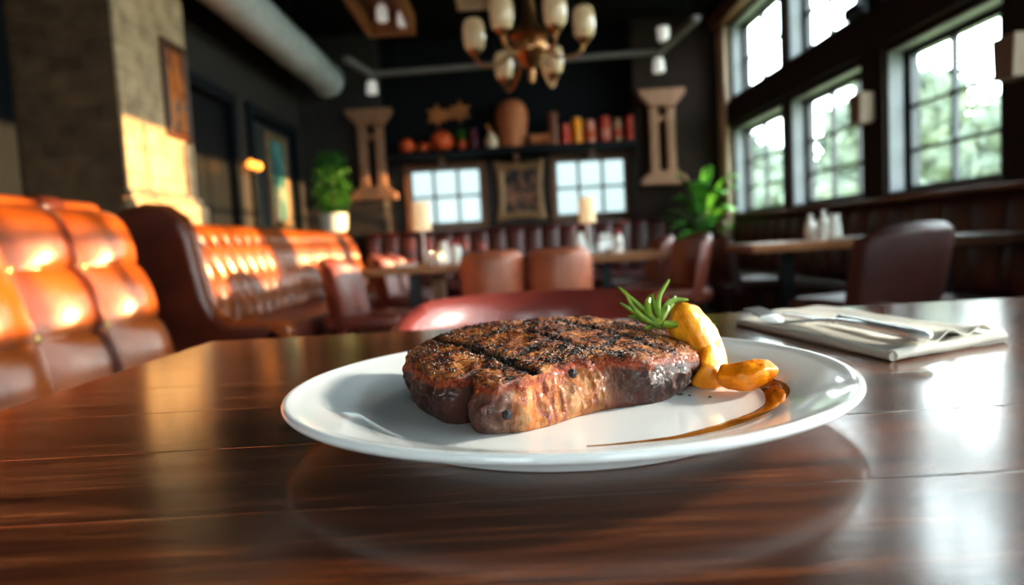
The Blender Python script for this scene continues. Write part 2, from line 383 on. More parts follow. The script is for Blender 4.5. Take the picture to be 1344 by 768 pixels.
wn = 0
mull = {0: [7.73, 7.2], 1: [6.14, 5.68], 2: [4.485, 4.04]}
for i, (y0, y1) in enumerate(bays):
    ms = mull.get(i, [y0 + (y1 - y0) * 2 / 3, y0 + (y1 - y0) / 3])
    for z0, z1, rows in ((SILL, HEAD, [SILL + .30, SILL + .61]), (USILL, UHEAD, [USILL + .42])):
        wn += 1
        t = .05; xg = XR + .14
        f = MB()
        f.bb((xg, y0, z0), (xg + .06, y0 + t, z1)).bb((xg, y1 - t, z0), (xg + .06, y1, z1))
        f.bb((xg, y0 + t, z0), (xg + .06, y1 - t, z0 + t)).bb((xg, y0 + t, z1 - t), (xg + .06, y1 - t, z1))
        for q in ms: f.bb((xg + .01, q - .013, z0 + t), (xg + .05, q + .013, z1 - t))
        for q in rows: f.bb((xg + .014, y0 + t, q - .012), (xg + .046, y1 - t, q + .012))
        fo = f.build('window_%d' % wn, M['winframe'], smooth=False); struct(fo)
        l = MB().bb((XR + .005, y1 - .012, z0), (xg - .03, y1 - .001, z1)).bb((XR + .005, y0 + .001, z0), (xg - .03, y0 + .012, z1))
        l.bb((XR + .005, y0 + .012, z1 - .012), (xg - .03, y1 - .012, z1 - .001)).bb((XR - .005, y0 + .012, z0 + .001), (xg - .03, y1 - .012, z0 + .014))
        l.build('reveal_lining', M['lining'], fo, smooth=False)
        MB().bb((xg + .028, y0 + t, z0 + t), (xg + .032, y1 - t, z1 - t)).build('glass', M['glass'], fo, smooth=False)

# back wall with niche and two windows
BW = [(-1.30, -0.40, 1.13, 1.83), (0.60, 1.47, 1.13, 1.83)]
NX0, NX1, YN = -1.53, 1.63, 8.62   # niche sides and face of the side piers
def bw(px0, px1, py0, py1):
    a = at(px0, py0, YB); b = at(px1, py1, YB); return (a.x, b.x, b.z, a.z)
c1 = at(586, 257, YB); c2 = at(776, 244, YB)
BW = [(c1.x - .47, c1.x + .47, c1.z - .38, c1.z + .36), (c2.x - .47, c2.x + .47, c2.z - .38, c2.z + .36)]
zlo = min(b[2] for b in BW); 
w = MB()
xs = [-3.3, BW[0][0], BW[0][1], BW[1][0], BW[1][1], XR]
w.bb((xs[0], YB, 0), (xs[1], YB + .2, ZC)); w.bb((xs[2], YB, 0), (xs[3], YB + .2, ZC)); w.bb((xs[4], YB, 0), (xs[5] , YB + .2, ZC))
for b in BW:
    w.bb((b[0], YB, 0), (b[1], YB + .2, b[2])); w.bb((b[0], YB, b[3]), (b[1], YB + .2, ZC))
struct(w.build('wall_back', M['wallgrey'], smooth=False))
SHZ = at(672, 195, 8.75).z
struct(MB().bb((NX0, YB - .012, SHZ - .1), (NX1, YB - .001, ZC - .001)).build('wall_niche', M['wallnavy'], smooth=False))
struct(MB().bb((XL, YN, 0), (NX0, YB - .001, ZC)).build('wall_pier_left', M['wallgrey'], smooth=False))
struct(MB().bb((NX1, YN, 0), (XR - .001, YB - .001, ZC)).build('wall_pier_right', M['wallbrown'], smooth=False))
for k, b in enumerate(BW):
    f = MB(); t = .035
    x0_, x1_, z0, z1 = b
    f.bb((x0_, YB + .02, z0), (x0_ + t, YB + .07, z1)).bb((x1_ - t, YB + .02, z0), (x1_, YB + .07, z1))
    f.bb((x0_ + t, YB + .02, z0), (x1_ - t, YB + .07, z0 + t)).bb((x0_ + t, YB + .02, z1 - t), (x1_ - t, YB + .07, z1))
    for q in (1 / 3, 2 / 3): f.bb((x0_ + (x1_ - x0_) * q - .02, YB + .03, z0 + t), (x0_ + (x1_ - x0_) * q + .02, YB + .06, z1 - t))
    q = (z0 + z1) / 2; f.bb((x0_ + t, YB + .034, q - .018), (x1_ - t, YB + .056, q + .018))
    fo = struct(f.build('window_%d' % (wn + 1 + k), M['rail'], smooth=False))
    c = MB(); e = .06
    c.bb((x0_ - e, YB - .03, z0 - e), (x0_, YB - .001, z1 + e)).bb((x1_, YB - .03, z0 - e), (x1_ + e, YB - .001, z1 + e))
    c.bb((x0_, YB - .03, z0 - e), (x1_, YB - .001, z0)).bb((x0_, YB - .03, z1), (x1_, YB - .001, z1 + e))
    c.build('casing', M['browntrim'], fo, smooth=False)
    MB().bb((x0_ + t, YB + .043, z0 + t), (x1_ - t, YB + .047, z1 - t)).build('glass', M['tintglass'], fo, smooth=False)

# left wall, two framed dark openings
D = [(5.45, 6.50), (6.80, 8.36)]; DH = 2.36
w = MB(); w.bb((XL - .15, 5.1, DH), (XL, YN, ZC))
for a, b in ((5.1, D[0][0]), (D[0][1], D[1][0]), (D[1][1], YN)): w.bb((XL - .15, a, 0), (XL, b, DH))
struct(w.build('wall_left', M['wallgrey'], smooth=False))
struct(MB().bb((-3.2, YF, 0), (-3.0, 4.2, ZC)).build('wall_left_near', M['navy'], smooth=False))
struct(MB().bb((-3.3, 4.2, 0), (-3.0, 5.1, ZC)).bb((-3.3, 5.1, 0), (-3.2, YN, ZC)).build('wall_left_outer', M['wallgrey'], smooth=False))
for k, (a, b) in enumerate(D):
    f = MB(); t = .10
    f.bb((XL - .1, a, 0), (XL + .035, a + t, DH)).bb((XL - .1, b - t, 0), (XL + .035, b, DH)).bb((XL - .1, a + t, DH - t), (XL + .035, b - t, DH))
    f.bb((XL - .1, a + t, .92), (XL + .02, b - t, 1.0))
    fo = struct(f.build('door_%d' % (k + 1), M['navy'], smooth=False))
    dp = MB().bb((XL - .07, a + t, 0.02), (XL - .05, b - t, DH - t)).build('door_panel', simple('door_panel_paint_%d' % k, ((0.012, 0.014, 0.016), (0.045, 0.055, 0.055))[k], 0.4), fo, smooth=False)
    MB().tube([(XL - .02, b - t - .06, 1.02), (XL + .02, b - t - .06, 1.02), (XL + .02, b - t - .16, 1.02)], .01).build('door_handle', M['brass'], dp)

# brick and stone pier on the left
PX0, PX1, PY0, PY1 = -3.0, -2.28, 4.2, 5.1
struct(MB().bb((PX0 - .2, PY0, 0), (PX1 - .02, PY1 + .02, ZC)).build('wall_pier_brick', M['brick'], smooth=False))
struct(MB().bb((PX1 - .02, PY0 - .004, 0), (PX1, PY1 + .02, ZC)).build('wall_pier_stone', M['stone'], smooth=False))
pl = MB().bb((PX1 - .001, PY0 - .06, 0), (PX1 + .07, PY1 + .03, 1.24), .01).bb((PX1 - .001, PY0 - .03, 1.24), (PX1 + .035, PY1 + .025, 1.30), .01)
struct(pl.build('trim_5', M['stone'], smooth=False))
struct(MB().bb((PX0, PY0 - .06, 0), (PX1 - .002, PY0 - .005, 1.26), .01).build('trim_6', M['brick'], smooth=False))
struct(MB().bb((-3.0, 3.9, 0), (-2.9, 4.16, ZC)).build('trim_7', M['navy'], smooth=False))
# ledge behind the booths
struct(MB().bb((XL + .001, 5.13, 0), (-2.02, YN - .001, 0.97)).build('trim_8', M['wallbrown'], smooth=False))

# ================================================================== MAIN TABLE
tbl = thing('dining_table', 'large dark walnut plank table in the foreground under the white plate', 'table', (0, 0, 0))
MB().bb((-0.375, -0.10, 0.712), (1.35, 0.838, 0.75), .004, 2).build('tabletop', M['table'], tbl, smooth=False)
for lx, ly in ((-.30, 0.0), (-.30, .76), (1.27, 0.0), (1.27, .76)):
    MB().bb((lx - .035, ly - .035, 0), (lx + .035, ly + .035, .712), .004).build('leg', M['blackleg'], tbl, smooth=False)
MB().bb((-.26, .015, .64), (1.23, .03, .711)).bb((-.26, .73, .64), (1.23, .745, .711)).build('apron', M['floor'], tbl, smooth=False)

# ================================================================== PLATE
PCX, PCY, TZ = 0.0275, 0.396, 0.75
prof = [(0.0005, .0085), (.05, .0085), (.098, .0085), (.108, .0089), (.1135, .0102), (.118, .0125), (.125, .0158), (.135, .0188), (.146, .0214), (.151, .0226), (.1535, .0236), (.1555, .0238),
        (.1570, .0230), (.1573, .0215), (.1565, .0200), (.1545, .0188), (.146, .0165), (.132, .0125), (.120, .0085), (.112, .0055), (.1085, .0030), (.1075, .0008), (.1065, .0001), (.1035, .0001), (.1022, .0010), (.101, .0030), (.06, .0038), (.0005, .0038)]
p = MB().lathe(prof, (0, 0, 0), 128)
plate = tag(p.build('dinner_plate', M['porcelain'], angle=80), 'round white porcelain dinner plate carrying the steak', 'plate')
plate.location = (PCX, PCY, TZ)
def plate_z(r):
    for (r0, z0), (r1, z1) in zip(prof, prof[1:]):
        if r0 <= r <= r1: return TZ + z0 + (z1 - z0) * (r - r0) / (r1 - r0)
    return TZ + .024
ZW = TZ + .0085

# ================================================================== STEAK
SC = Vector((0.022, 0.402))
bot = [(-.0646, .414), (-.0577, .3874), (-.0474, .3628), (-.0399, .3488), (-.0317, .3441), (-.0183, .3520), (-.0243, .3335), (-.0198, .3245), (-.0117, .3221), (.0029, .3245),
       (.0143, .3317), (.0245, .3412), (.0330, .3490), (.0419, .3545), (.0526, .3600), (.0702, .3660), (.0812, .3700), (.0935, .3880), (.1050, .4150), (.1030, .440), (.085, .462), (.055, .474), (.02, .479), (-.01, .474), (-.035, .460), (-.055, .440)]
top = [(-.0670, .420), (-.0600, .390), (-.0500, .3660), (-.0390, .3490), (-.0300, .3450), (-.0175, .3530), (-.0232, .3390), (-.0170, .3270), (-.0080, .3250), (.0030, .3290),
       (.0120, .3400), (.0220, .3520), (.0320, .3600), (.0430, .3630), (.0560, .3650), (.0720, .3680), (.0880, .3790), (.1040, .3990), (.1085, .4180), (.1045, .4420), (.086, .466), (.055, .479), (.02, .484), (-.01, .480), (-.037, .466), (-.057, .445)]
def polar(pts):
    a = sorted((math.atan2(y - SC.y, x - SC.x), math.hypot(x - SC.x, y - SC.y)) for x, y in pts)
    a = [(a[-1][0] - 2 * PI, a[-1][1])] + a + [(a[0][0] + 2 * PI, a[0][1])]
    def f(t):
        for (t0, r0), (t1, r1) in zip(a, a[1:]):
            if t0 <= t <= t1:
                u = (t - t0) / (t1 - t0 + 1e-9); return r0 + (r1 - r0) * u
        return a[0][1]
    return f
def smoothed(f, n, wnd):
    v = [f(-PI + 2 * PI * i / n) for i in range(n)]
    return [sum(v[(i + k) % n] for k in range(-wnd, wnd + 1)) / (2 * wnd + 1) for i in range(n)]
NA = 540
rb = smoothed(polar(bot), NA, 2); rtp = smoothed(polar(top), NA, 2)
def ztop(x, y):
    return TZ + .0478 - .0075 * ((x - .012) / .08) ** 2 - .0125 * max(0, (.465 - y) / .13) ** 1.1 - .004 * max(0, (y - .465) / .02)
def seg_d(p, a, b):
    ab = b - a; t = max(0, min(1, (p - a).dot(ab) / ab.dot(ab))); return (p - a - ab * t).length
def xy(px, py, z): q = atz(px, py, z); return Vector((q.x, q.y))
GR = [(xy(560, 448, .788), xy(716, 489, .786), .0026, .0032), (xy(690, 436, .794), xy(812, 463, .788), .0024, .0016), (xy(735, 420, .797), xy(870, 446, .790), .0024, .0013),
      (xy(600, 462, .787), xy(672, 428, .796), .0024, .0009), (xy(668, 476, .787), xy(752, 424, .797), .0024, .0008), (xy(772, 462, .788), xy(836, 424, .795), .0024, .0008)]
def sm(a, b, x):
    t = max(0, min(1, (x - a) / (b - a))); return t * t * (3 - 2 * t)
def gauss(x, y, cx, cy, s): return math.exp(-((x - cx) ** 2 + (y - cy) ** 2) / (2 * s * s))
NT, NS = 88, 34
rings = []; attr = []
def fn(p, s, o=0.0): return noise.noise(Vector(p) * s + Vector((o, o * .7, o * 1.3)))
def fract(p, s, oc=4, o=0.0):
    v = 0; a = 1
    for k in range(oc): v += a * fn(p, s * 2 ** k, o + k * 9.1); a *= .5
    return v
# bottom ring rises inward, sides, then the top spirals to the centre
for k in range(NS + NT):
    ring = []
    for i in range(NA):
        th = -PI + 2 * PI * i / NA; dx, dy = math.cos(th), math.sin(th)
        ex, ey = SC.x + rtp[i] * dx, SC.y + rtp[i] * dy
        zt = ztop(ex, ey)
        if k < NS:                                  # side wall
            t = k / (NS - 1); T = sm(0, 1, t)
            r = rb[i] + (rtp[i] - rb[i]) * t
            r += .0018 * math.sin(PI * min(1, t * 1.05)) - .0022 * (1 - t) ** 6 - .0010 * max(0, (t - .86) / .14) ** 2
            z = ZW + .0002 + (zt - .0016 - ZW) * t
            x, y = SC.x + r * dx, SC.y + r * dy; P = (x, y, z)
            lump = fract(P, 44, 4, 3.0) * .0044 - abs(fn(P, 85, 8.)) * .0042 + .0012
            lump += .0011 * fn((x * 1.0, y * 1.0, z * .25), 330, 5.) + .0004 * fn(P, 900, 4.)
            lump *= min(1, t * 5 + .15)
            r += lump
            x, y = SC.x + r * dx, SC.y + r * dy
            ring.append((x, y, z)); topn = sm(.74, 1.04, t + .10 * fn(P, 140, 2.) + .05 * fn(P, 400, 2.))
            groove = 0
        else:                                       # top
            s_ = 1 - (k - NS + 1) / (NT + 1)
            s2 = s_ ** 0.82
            r = (rtp[i] - .0010) * s2; x, y = SC.x + r * dx, SC.y + r * dy
            d = (rtp[i] - r)
            z = ztop(x, y) - .0016 * max(0, 1 - d / .0050) ** 2
            pv = Vector((x, y)); groove = 0
            wv = .0015 * fn((x, y, 0), 160, 1.)
            for a, b, wd, dp in GR:
                g = math.exp(-((seg_d(pv, a, b) + wv) / wd) ** 2); groove = max(groove, g * min(1, .55 + dp / .0042)); z -= dp * g * .8
            P = (x, y, z)
            z += fract(P, 42, 3, 1.) * .0016 + fract(P, 330, 3, 6.) * .0008 + abs(fn(P, 900, 2.)) * .0007
            ring.append((x, y, z)); topn = 1
        fat = gauss(x, y, .013, .336, .010) * 1.15 + gauss(x, y, .034, .353, .011) * .8 + gauss(x, y, .004, .330, .005) * .8
        raw = gauss(x, y, -.010, .322, .013) * (1 - topn)
        attr.append((topn, groove, min(1, fat), min(1, raw)))
    rings.append(ring)
mb = MB(); mb.rings(rings, True, True, True)
stk_bm = mb.bm
me = bpy.data.meshes.new('ribeye_steak')
bmesh.ops.recalc_face_normals(stk_bm, faces=stk_bm.faces); stk_bm.to_mesh(me); stk_bm.free()
ca = me.color_attributes.new('sear', 'FLOAT_COLOR', 'POINT')
for i, a in enumerate(attr): ca.data[i].color = a
me.polygons.foreach_set('use_smooth', [True] * len(me.polygons))

def steak_mat():
    mt, nt, b = nmat('seared_steak')
    at_ = nt.nodes.new('ShaderNodeAttribute'); at_.attribute_name = 'sear'
    sp = nt.nodes.new('ShaderNodeSeparateColor'); lk(nt, at_.outputs['Color'], sp.inputs[0])
    T, G, Fa, Ra = sp.outputs[0], sp.outputs[1], sp.outputs[2], at_.outputs['Alpha']
    v = coords(nt); vs = coords(nt, (1, 1, 0.22))
    n1 = nd(nt, 'ShaderNodeTexNoise', Scale=85.0, Detail=6.0, Roughness=0.65); lk(nt, v, n1.inputs['Vector'])
    n2 = nd(nt, 'ShaderNodeTexNoise', Scale=520.0, Detail=6.0, Roughness=0.78); lk(nt, v, n2.inputs['Vector'])
    n3 = nd(nt, 'ShaderNodeTexNoise', Scale=1300.0, Detail=2.0); lk(nt, v, n3.inputs['Vector'])
    nf = nd(nt, 'ShaderNodeTexNoise', Scale=150.0, Detail=6.0, Roughness=0.7, Distortion=1.0); lk(nt, vs, nf.inputs['Vector'])
    # crust
    f = math_(nt, 'ADD', math_(nt, 'MULTIPLY', n1.outputs[0], .52), math_(nt, 'MULTIPLY', n2.outputs[0], .48))
    crust = ramp(nt, f, [(0.41, (0.007, 0.0035, 0.0025)), (0.46, (0.06, 0.012, 0.004)), (0.505, (0.26, 0.055, 0.009)), (0.56, (0.50, 0.16, 0.025)), (0.64, (0.66, 0.32, 0.10))])
    gm = math_(nt, 'MULTIPLY', G, math_(nt, 'ADD', math_(nt, 'MULTIPLY', n2.outputs[0], 1.0), 0.8))
    gcl = nd(nt, 'ShaderNodeClamp'); lk(nt, gm, gcl.inputs[0])
    crust = mixc(nt, gcl.outputs[0], crust, (0.006, 0.004, 0.003))
    # side meat
    side = ramp(nt, nf.outputs[0], [(0.33, (0.012, 0.0045, 0.0035)), (0.47, (0.045, 0.015, 0.010)), (0.58, (0.095, 0.034, 0.021)), (0.7, (0.22, 0.10, 0.065))])
    side = mixc(nt, ramp(nt, n1.outputs[0], [(0.45, (0, 0, 0)), (0.62, (.75, .75, .75))]), side, (0.13, 0.018, 0.007))
    rawc = ramp(nt, nf.outputs[0], [(0.3, (0.05, 0.018, 0.013)), (0.5, (0.16, 0.072, 0.052)), (0.7, (0.29, 0.16, 0.12))])
    rawc = mixc(nt, ramp(nt, n1.outputs[0], [(0.5, (0, 0, 0)), (0.62, (.9, .9, .9))]), rawc, (0.16, 0.035, 0.018))
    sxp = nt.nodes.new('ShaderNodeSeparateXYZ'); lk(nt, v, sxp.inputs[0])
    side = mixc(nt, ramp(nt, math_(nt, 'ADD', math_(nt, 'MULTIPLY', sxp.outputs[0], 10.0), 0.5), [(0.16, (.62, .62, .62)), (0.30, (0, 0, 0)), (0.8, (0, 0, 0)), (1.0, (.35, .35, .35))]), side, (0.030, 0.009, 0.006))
    side = mixc(nt, Ra, side, rawc)
    fatc = ramp(nt, nf.outputs[0], [(0.36, (0.26, 0.030, 0.004)), (0.5, (0.62, 0.20, 0.04)), (0.64, (0.72, 0.40, 0.17))])
    fm = math_(nt, 'MULTIPLY', Fa, math_(nt, 'ADD', n1.outputs[0], 0.45)); fcl = nd(nt, 'ShaderNodeClamp'); lk(nt, fm, fcl.inputs[0])
    side = mixc(nt, fcl.outputs[0], side, fatc)
    # caramelised shoulder between side and crust
    sh = ramp(nt, T, [(0.0, (0, 0, 0)), (0.35, (1, 1, 1)), (0.75, (.9, .9, .9)), (1.0, (0, 0, 0))])
    c = mixc(nt, T, side, crust)
    c = mixc(nt, math_(nt, 'MULTIPLY', sh, .8), c, ramp(nt, n2.outputs[0], [(0.38, (0.06, 0.008, 0.003)), (0.52, (0.36, 0.040, 0.005)), (0.64, (0.58, 0.13, 0.018))]))
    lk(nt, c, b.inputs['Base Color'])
    wet = ramp(nt, n1.outputs[0], [(0.42, (0.20, 0.20, 0.20)), (0.58, (0.55, 0.55, 0.55))])
    tr = ramp(nt, n2.outputs[0], [(0.38, (0.16, 0.16, 0.16)), (0.62, (0.5, 0.5, 0.5))])
    lk(nt, mixc(nt, fcl.outputs[0], mixc(nt, T, wet, tr), (0.12, 0.12, 0.12)), b.inputs['Roughness'])
    b.inputs['Specular IOR Level'].default_value = 0.5
    lk(nt, math_(nt, 'MULTIPLY', math_(nt, 'SUBTRACT', 1.05, T), .22), b.inputs['Coat Weight']); b.inputs['Coat Roughness'].default_value = 0.12
    h = math_(nt, 'ADD', math_(nt, 'ADD', math_(nt, 'MULTIPLY', n2.outputs[0], .8), math_(nt, 'MULTIPLY', n3.outputs[0], .35)), math_(nt, 'MULTIPLY', nf.outputs[0], .9))
    bp = nd(nt, 'ShaderNodeBump', Strength=0.9, Distance=0.0018); lk(nt, h, bp.inputs['Height']); lk(nt, bp.outputs[0], b.inputs['Normal'])
    return mt
me.materials.append(steak_mat())
steak = bpy.data.objects.new('ribeye_steak', me); COL.objects.link(steak)
tag(steak, 'thick seared steak with crosshatched grill marks on the white plate', 'steak')

# loose seasoning over the crust
topv = [(Vector(rings[k][i]), attr[k * NA + i]) for k in range(NS - 3, NS + NT, 1) for i in range(0, NA, 3)]
def grains(n, r0, r1, mat, name, label, cat, seed):
    rnd = random.Random(seed); mb = MB()
    for _ in range(n):
        k = rnd.choice(range(NS - 3, NS + NT - 30)) if rnd.random() < .8 else rnd.choice(range(NS - 3, NS + NT - 4)); i = rnd.randrange(NA)
        p = Vector(rings[k][i])
        if fract(p, 60, 2, seed) < -0.12 + rnd.random() * .5 - .2: continue
        r = r0 + (r1 - r0) * rnd.random() ** 2.2
        vs = bmesh.ops.create_icosphere(mb.bm, subdivisions=1, radius=r)['verts']
        ax = Vector((rnd.uniform(.6, 1.3), rnd.uniform(.6, 1.3), rnd.uniform(.5, 1.0)))
        for v_ in vs:
            j = 1 + rnd.uniform(-.28, .28); v_.co = Vector((v_.co.x * ax.x * j, v_.co.y * ax.y * j, v_.co.z * ax.z * j)) + p + Vector((0, 0, r * .25))
    o = mb.build(name, mat, smooth=False); return tag(o, label, cat, kind='stuff')
grains(2600, .00022, .0011, M['pepper'], 'cracked_pepper', 'coarsely cracked black pepper over the crust of the steak', 'pepper', 3)
grains(2600, .00015, .00045, M['salt'], 'coarse_salt', 'pale grains of coarse salt over the crust of the steak', 'salt', 11)

def steak_front(px, py):
    # nearest point of the steak surface along the sight line through that spot
    d = ray(px, py).normalized(); best = None
    for rg in rings:
        for p_ in rg[::2]:
            q = Vector(p_) - EYE; t = q.dot(d); e = (q - d * t).length
            if e < .0016 and (best is None or t < best[0]): best = (t, Vector(p_))
    return best[1] if best else EYE + d * .36
for (px, py, r, lab) in ((753, 487, .0026, 'round black peppercorn stuck on the upper front edge of the steak'), (667, 545, .0025, 'dark peppercorn lodged low in the front face of the steak')):
    p_ = steak_front(px, py); mb = MB()
    vs = bmesh.ops.create_icosphere(mb.bm, subdivisions=3, radius=r)['verts']
    for v_ in vs: v_.co *= 1 + .06 * noise.noise(v_.co * 900)
    o = tag(mb.build('peppercorn', M['peppercorn']), lab, 'peppercorn'); o.location = p_ + (EYE - p_).normalized() * r * .35

# ================================================================== WEDGES
def wedge_mat(name, flesh, rim):
    mt, nt, b = nmat(name)
    v = coords(nt, (1, 1, 1))
    n = nd(nt, 'ShaderNodeTexNoise', Scale=90.0, Detail=5.0); lk(nt, v, n.inputs['Vector'])
    n2 = nd(nt, 'ShaderNodeTexNoise', Scale=260.0, Detail=4.0); lk(nt, v, n2.inputs['Vector'])
    c = ramp(nt, n.outputs[0], [(0.3, tuple(x * .7 for x in flesh)), (0.55, flesh), (0.75, tuple(min(1, x * 1.25) for x in flesh))])
    c = mixc(nt, ramp(nt, n2.outputs[0], [(0.62, (0, 0, 0)), (0.74, (.8, .8, .8))]), c, rim)
    a = nt.nodes.new('ShaderNodeAttribute'); a.attribute_name = 'brown'
    c = mixc(nt, a.outputs['Fac'], c, rim)
    lk(nt, c, b.inputs['Base Color']); b.inputs['Roughness'].default_value = 0.33
    b.inputs['Subsurface Weight'].default_value = 0.25; b.inputs['Subsurface Scale'].default_value = 0.005
    b.inputs['Subsurface Radius'].default_value = (1, .45, .1)
    bp = nd(nt, 'ShaderNodeBump', Strength=0.8, Distance=0.0016); lk(nt, math_(nt, 'ADD', n.outputs[0], math_(nt, 'MULTIPLY', n2.outputs[0], .5)), bp.inputs['Height']); lk(nt, bp.outputs[0], b.inputs['Normal'])
    return mt
def wedge(pts, wid, nrm, prof, mat, label, seed, taper):
    # pts: spine, wid: side direction, nrm: ridge direction, prof: cross-section (side, ridge)
    pts = [Vector(p) for p in pts]; rs = []; br = []
    for _ in range(2):                       # soften the cross-section corners
        q = []
        for j in range(len(prof)):
            a, b = prof[j], prof[(j + 1) % len(prof)]
            q += [(a[0] * .82 + b[0] * .18, a[1] * .82 + b[1] * .18), (a[0] * .18 + b[0] * .82, a[1] * .18 + b[1] * .82)]
        prof = q
    n = len(pts)
    fine = []
    for i in range(41):
        u = i / 40 * (n - 1); k = min(int(u), n - 2); f = u - k
        p0 = pts[max(k - 1, 0)]; p1 = pts[k]; p2 = pts[k + 1]; p3 = pts[min(k + 2, n - 1)]
        fine.append(0.5 * ((2 * p1) + (p2 - p0) * f + (2 * p0 - 5 * p1 + 4 * p2 - p3) * f * f + (3 * p1 - p0 - 3 * p2 + p3) * f ** 3))
    for i, p in enumerate(fine):
        t = i / 40; s = taper(t)
        tg = (fine[min(i + 1, 40)] - fine[max(i - 1, 0)]).normalized()
        W_ = (wid - tg * wid.dot(tg)).normalized(); N_ = tg.cross(W_)
        if N_.dot(nrm) < 0: N_ = -N_
        ring = []
        m_ = len(prof)
        for j in range(m_):
            a, b = prof[j], prof[(j + 1) % m_]
            for q in range(3):
                f = q / 3; c = (a[0] + (b[0] - a[0]) * f, a[1] + (b[1] - a[1]) * f)
                P = p + (W_ * c[0] + N_ * c[1]) * s
                P += (W_ * noise.noise(P * 170 + Vector((seed, 0, 0))) + N_ * noise.noise(P * 170 + Vector((0, seed, 0)))) * .0009 + N_ * noise.noise(P * 620) * .00045
                ring.append(P); e = min(abs(f), abs(1 - f))
                br.append(max(0, .45 * (1 - e * 7)) * (.5 + .5 * noise.noise(P * 260)) + max(0, (abs(t - .5) - .44) * 8))
        rs.append(ring)
    mb = MB().rings(rs)
    bm = mb.bm; o = mb.build('vegetable_wedge', mat, angle=150)
    c_ = o.data.attributes.new('brown', 'FLOAT', 'POINT')
    for i, q in enumerate(br): c_.data[i].value = max(0, min(1, q))
    return tag(o, label, 'roasted vegetable', 'roasted orange wedges beside the steak')
wm = wedge_mat('roasted_wedge_gold', (0.95, 0.40, 0.025), (0.62, 0.17, 0.01))
wm2 = wedge_mat('roasted_wedge_orange', (0.95, 0.29, 0.008), (0.55, 0.12, 0.008))
pr = [(-.0135, -.004), (-.002, .0105), (.0035, .0095), (.0125, -.004), (.006, -.0085), (-.007, -.0085)]
wedge([atz(934, 500, .765) + Vector((0, .006, 0)), at(928, 470, .418), at(912, 437, .424), at(896, 413, .430), at(886, 404, .434)], Vector((1, -.15, .1)), Vector((.15, -1, .25)), pr, wm,
      'golden roasted wedge standing on end and leaning on the steak', 2.0, lambda t: (0.74 + .44 * math.sin(PI * min(1, t * .92 + .05))) * (1 - .50 * sm(.72, 1, t)) * (0.85 if t < .01 else 1))
pr2 = [(-.0085, -.001), (0, .0095), (.0095, -.001), (.007, -.006), (0, -.0085), (-.007, -.006)]
q0 = atz(945, 492, .768); q1 = atz(982, 493, .7685); q2 = atz(1014, 484, .771)
wedge([q0, (q0 + q1) / 2 + Vector((0, 0, -.0005)), q1, (q1 + q2) / 2 + Vector((0, 0, .0005)), q2], Vector((-.25, -1, .5)), Vector((0, .35, 1)), pr2, wm2,
      'orange roasted wedge lying on its side at the right of the plate well', 5.0, lambda t: (0.45 + .62 * math.sin(PI * min(1, max(0, .12 + t * .80)))) )

# ================================================================== HERB SPRIG
sprig = thing('herb_sprig', 'fresh green herb sprig of narrow leaves at the right end of the steak', 'herb', (0, 0, 0))
lm = leaf_mat('fresh_herb_leaf', (0.11, 0.22, 0.014), (0.30, 0.42, 0.05), 0.4, 120)
lm2 = leaf_mat('dark_herb_leaf', (0.07, 0.18, 0.015), (0.22, 0.38, 0.04), 0.4, 120)
base = at(868, 428, .440)
MB().tube([at(846, 431, .436), at(866, 427, .438), at(882, 421, .440), at(895, 417, .438)], [.0011, .0014, .0013, .0009], 8).build('stem', lm2, sprig)
LV = [([(872, 430), (850, 412), (832, 395), (811, 376)], .0026, .447, 0), ([(868, 431), (846, 418), (830, 402), (820, 380)], .0022, .436, 0), ([(866, 431), (846, 417), (830, 408), (813, 397)], .0026, .452, 1),
      ([(862, 430), (845, 420), (832, 416), (824, 415)], .0022, .455, 1), ([(862, 425), (852, 412), (850, 398), (853, 390)], .0032, .442, 0), ([(868, 424), (863, 408), (858, 398), (852, 386)], .0028, .448, 1),
      ([(868, 421), (864, 405), (866, 388), (879, 366)], .0024, .440, 0), ([(866, 420), (859, 405), (857, 396), (856, 385)], .0018, .446, 0), ([(868, 419), (874, 402), (886, 394), (904, 394)], .0030, .444, 0),
      ([(872, 412), (880, 402), (884, 394), (887, 388)], .0022, .450, 1), ([(870, 425), (890, 427), (912, 430), (939, 426)], .0036, .424, 0), ([(872, 424), (886, 425), (900, 420), (910, 417)], .0026, .428, 1),
      ([(858, 429), (868, 418), (874, 410), (877, 400)], .0030, .438, 0)]
for pts, wd, Y, mi in LV:
    wd *= 1.5
    P = [at(x, y, Y + (k - 1) * .003) for k, (x, y) in enumerate(pts)]
    rs = []
    for i in range(15):
        u = i / 14 * 3; k = min(int(u), 2); f = u - k
        p0 = P[max(k - 1, 0)]; p1 = P[k]; p2 = P[k + 1]; p3 = P[min(k + 2, 3)]
        p_ = 0.5 * ((2 * p1) + (p2 - p0) * f + (2 * p0 - 5 * p1 + 4 * p2 - p3) * f * f + (3 * p1 - p0 - 3 * p2 + p3) * f ** 3)
        tg = (p2 - p1).normalized(); sd = tg.cross(Vector((0.25, 1, .35))).normalized(); nn = tg.cross(sd)
        t = i / 14; w_ = wd * (.35 + .65 * math.sin(PI * min(1, t * .78 + .2))) * (1 if t < .93 else (.25 + .75 * (1 - t) / .07))
        rs.append([p_ - sd * w_ * .5, p_ - sd * w_ * .22 + nn * w_ * .16, p_ + nn * w_ * .26, p_ + sd * w_ * .22 + nn * w_ * .16, p_ + sd * w_ * .5, p_ + sd * w_ * .2 + nn * w_ * .02, p_ + nn * w_ * .1, p_ - sd * w_ * .2 + nn * w_ * .02])
    MB().rings(rs).build('leaf', (lm, lm2)[mi], sprig, angle=75)

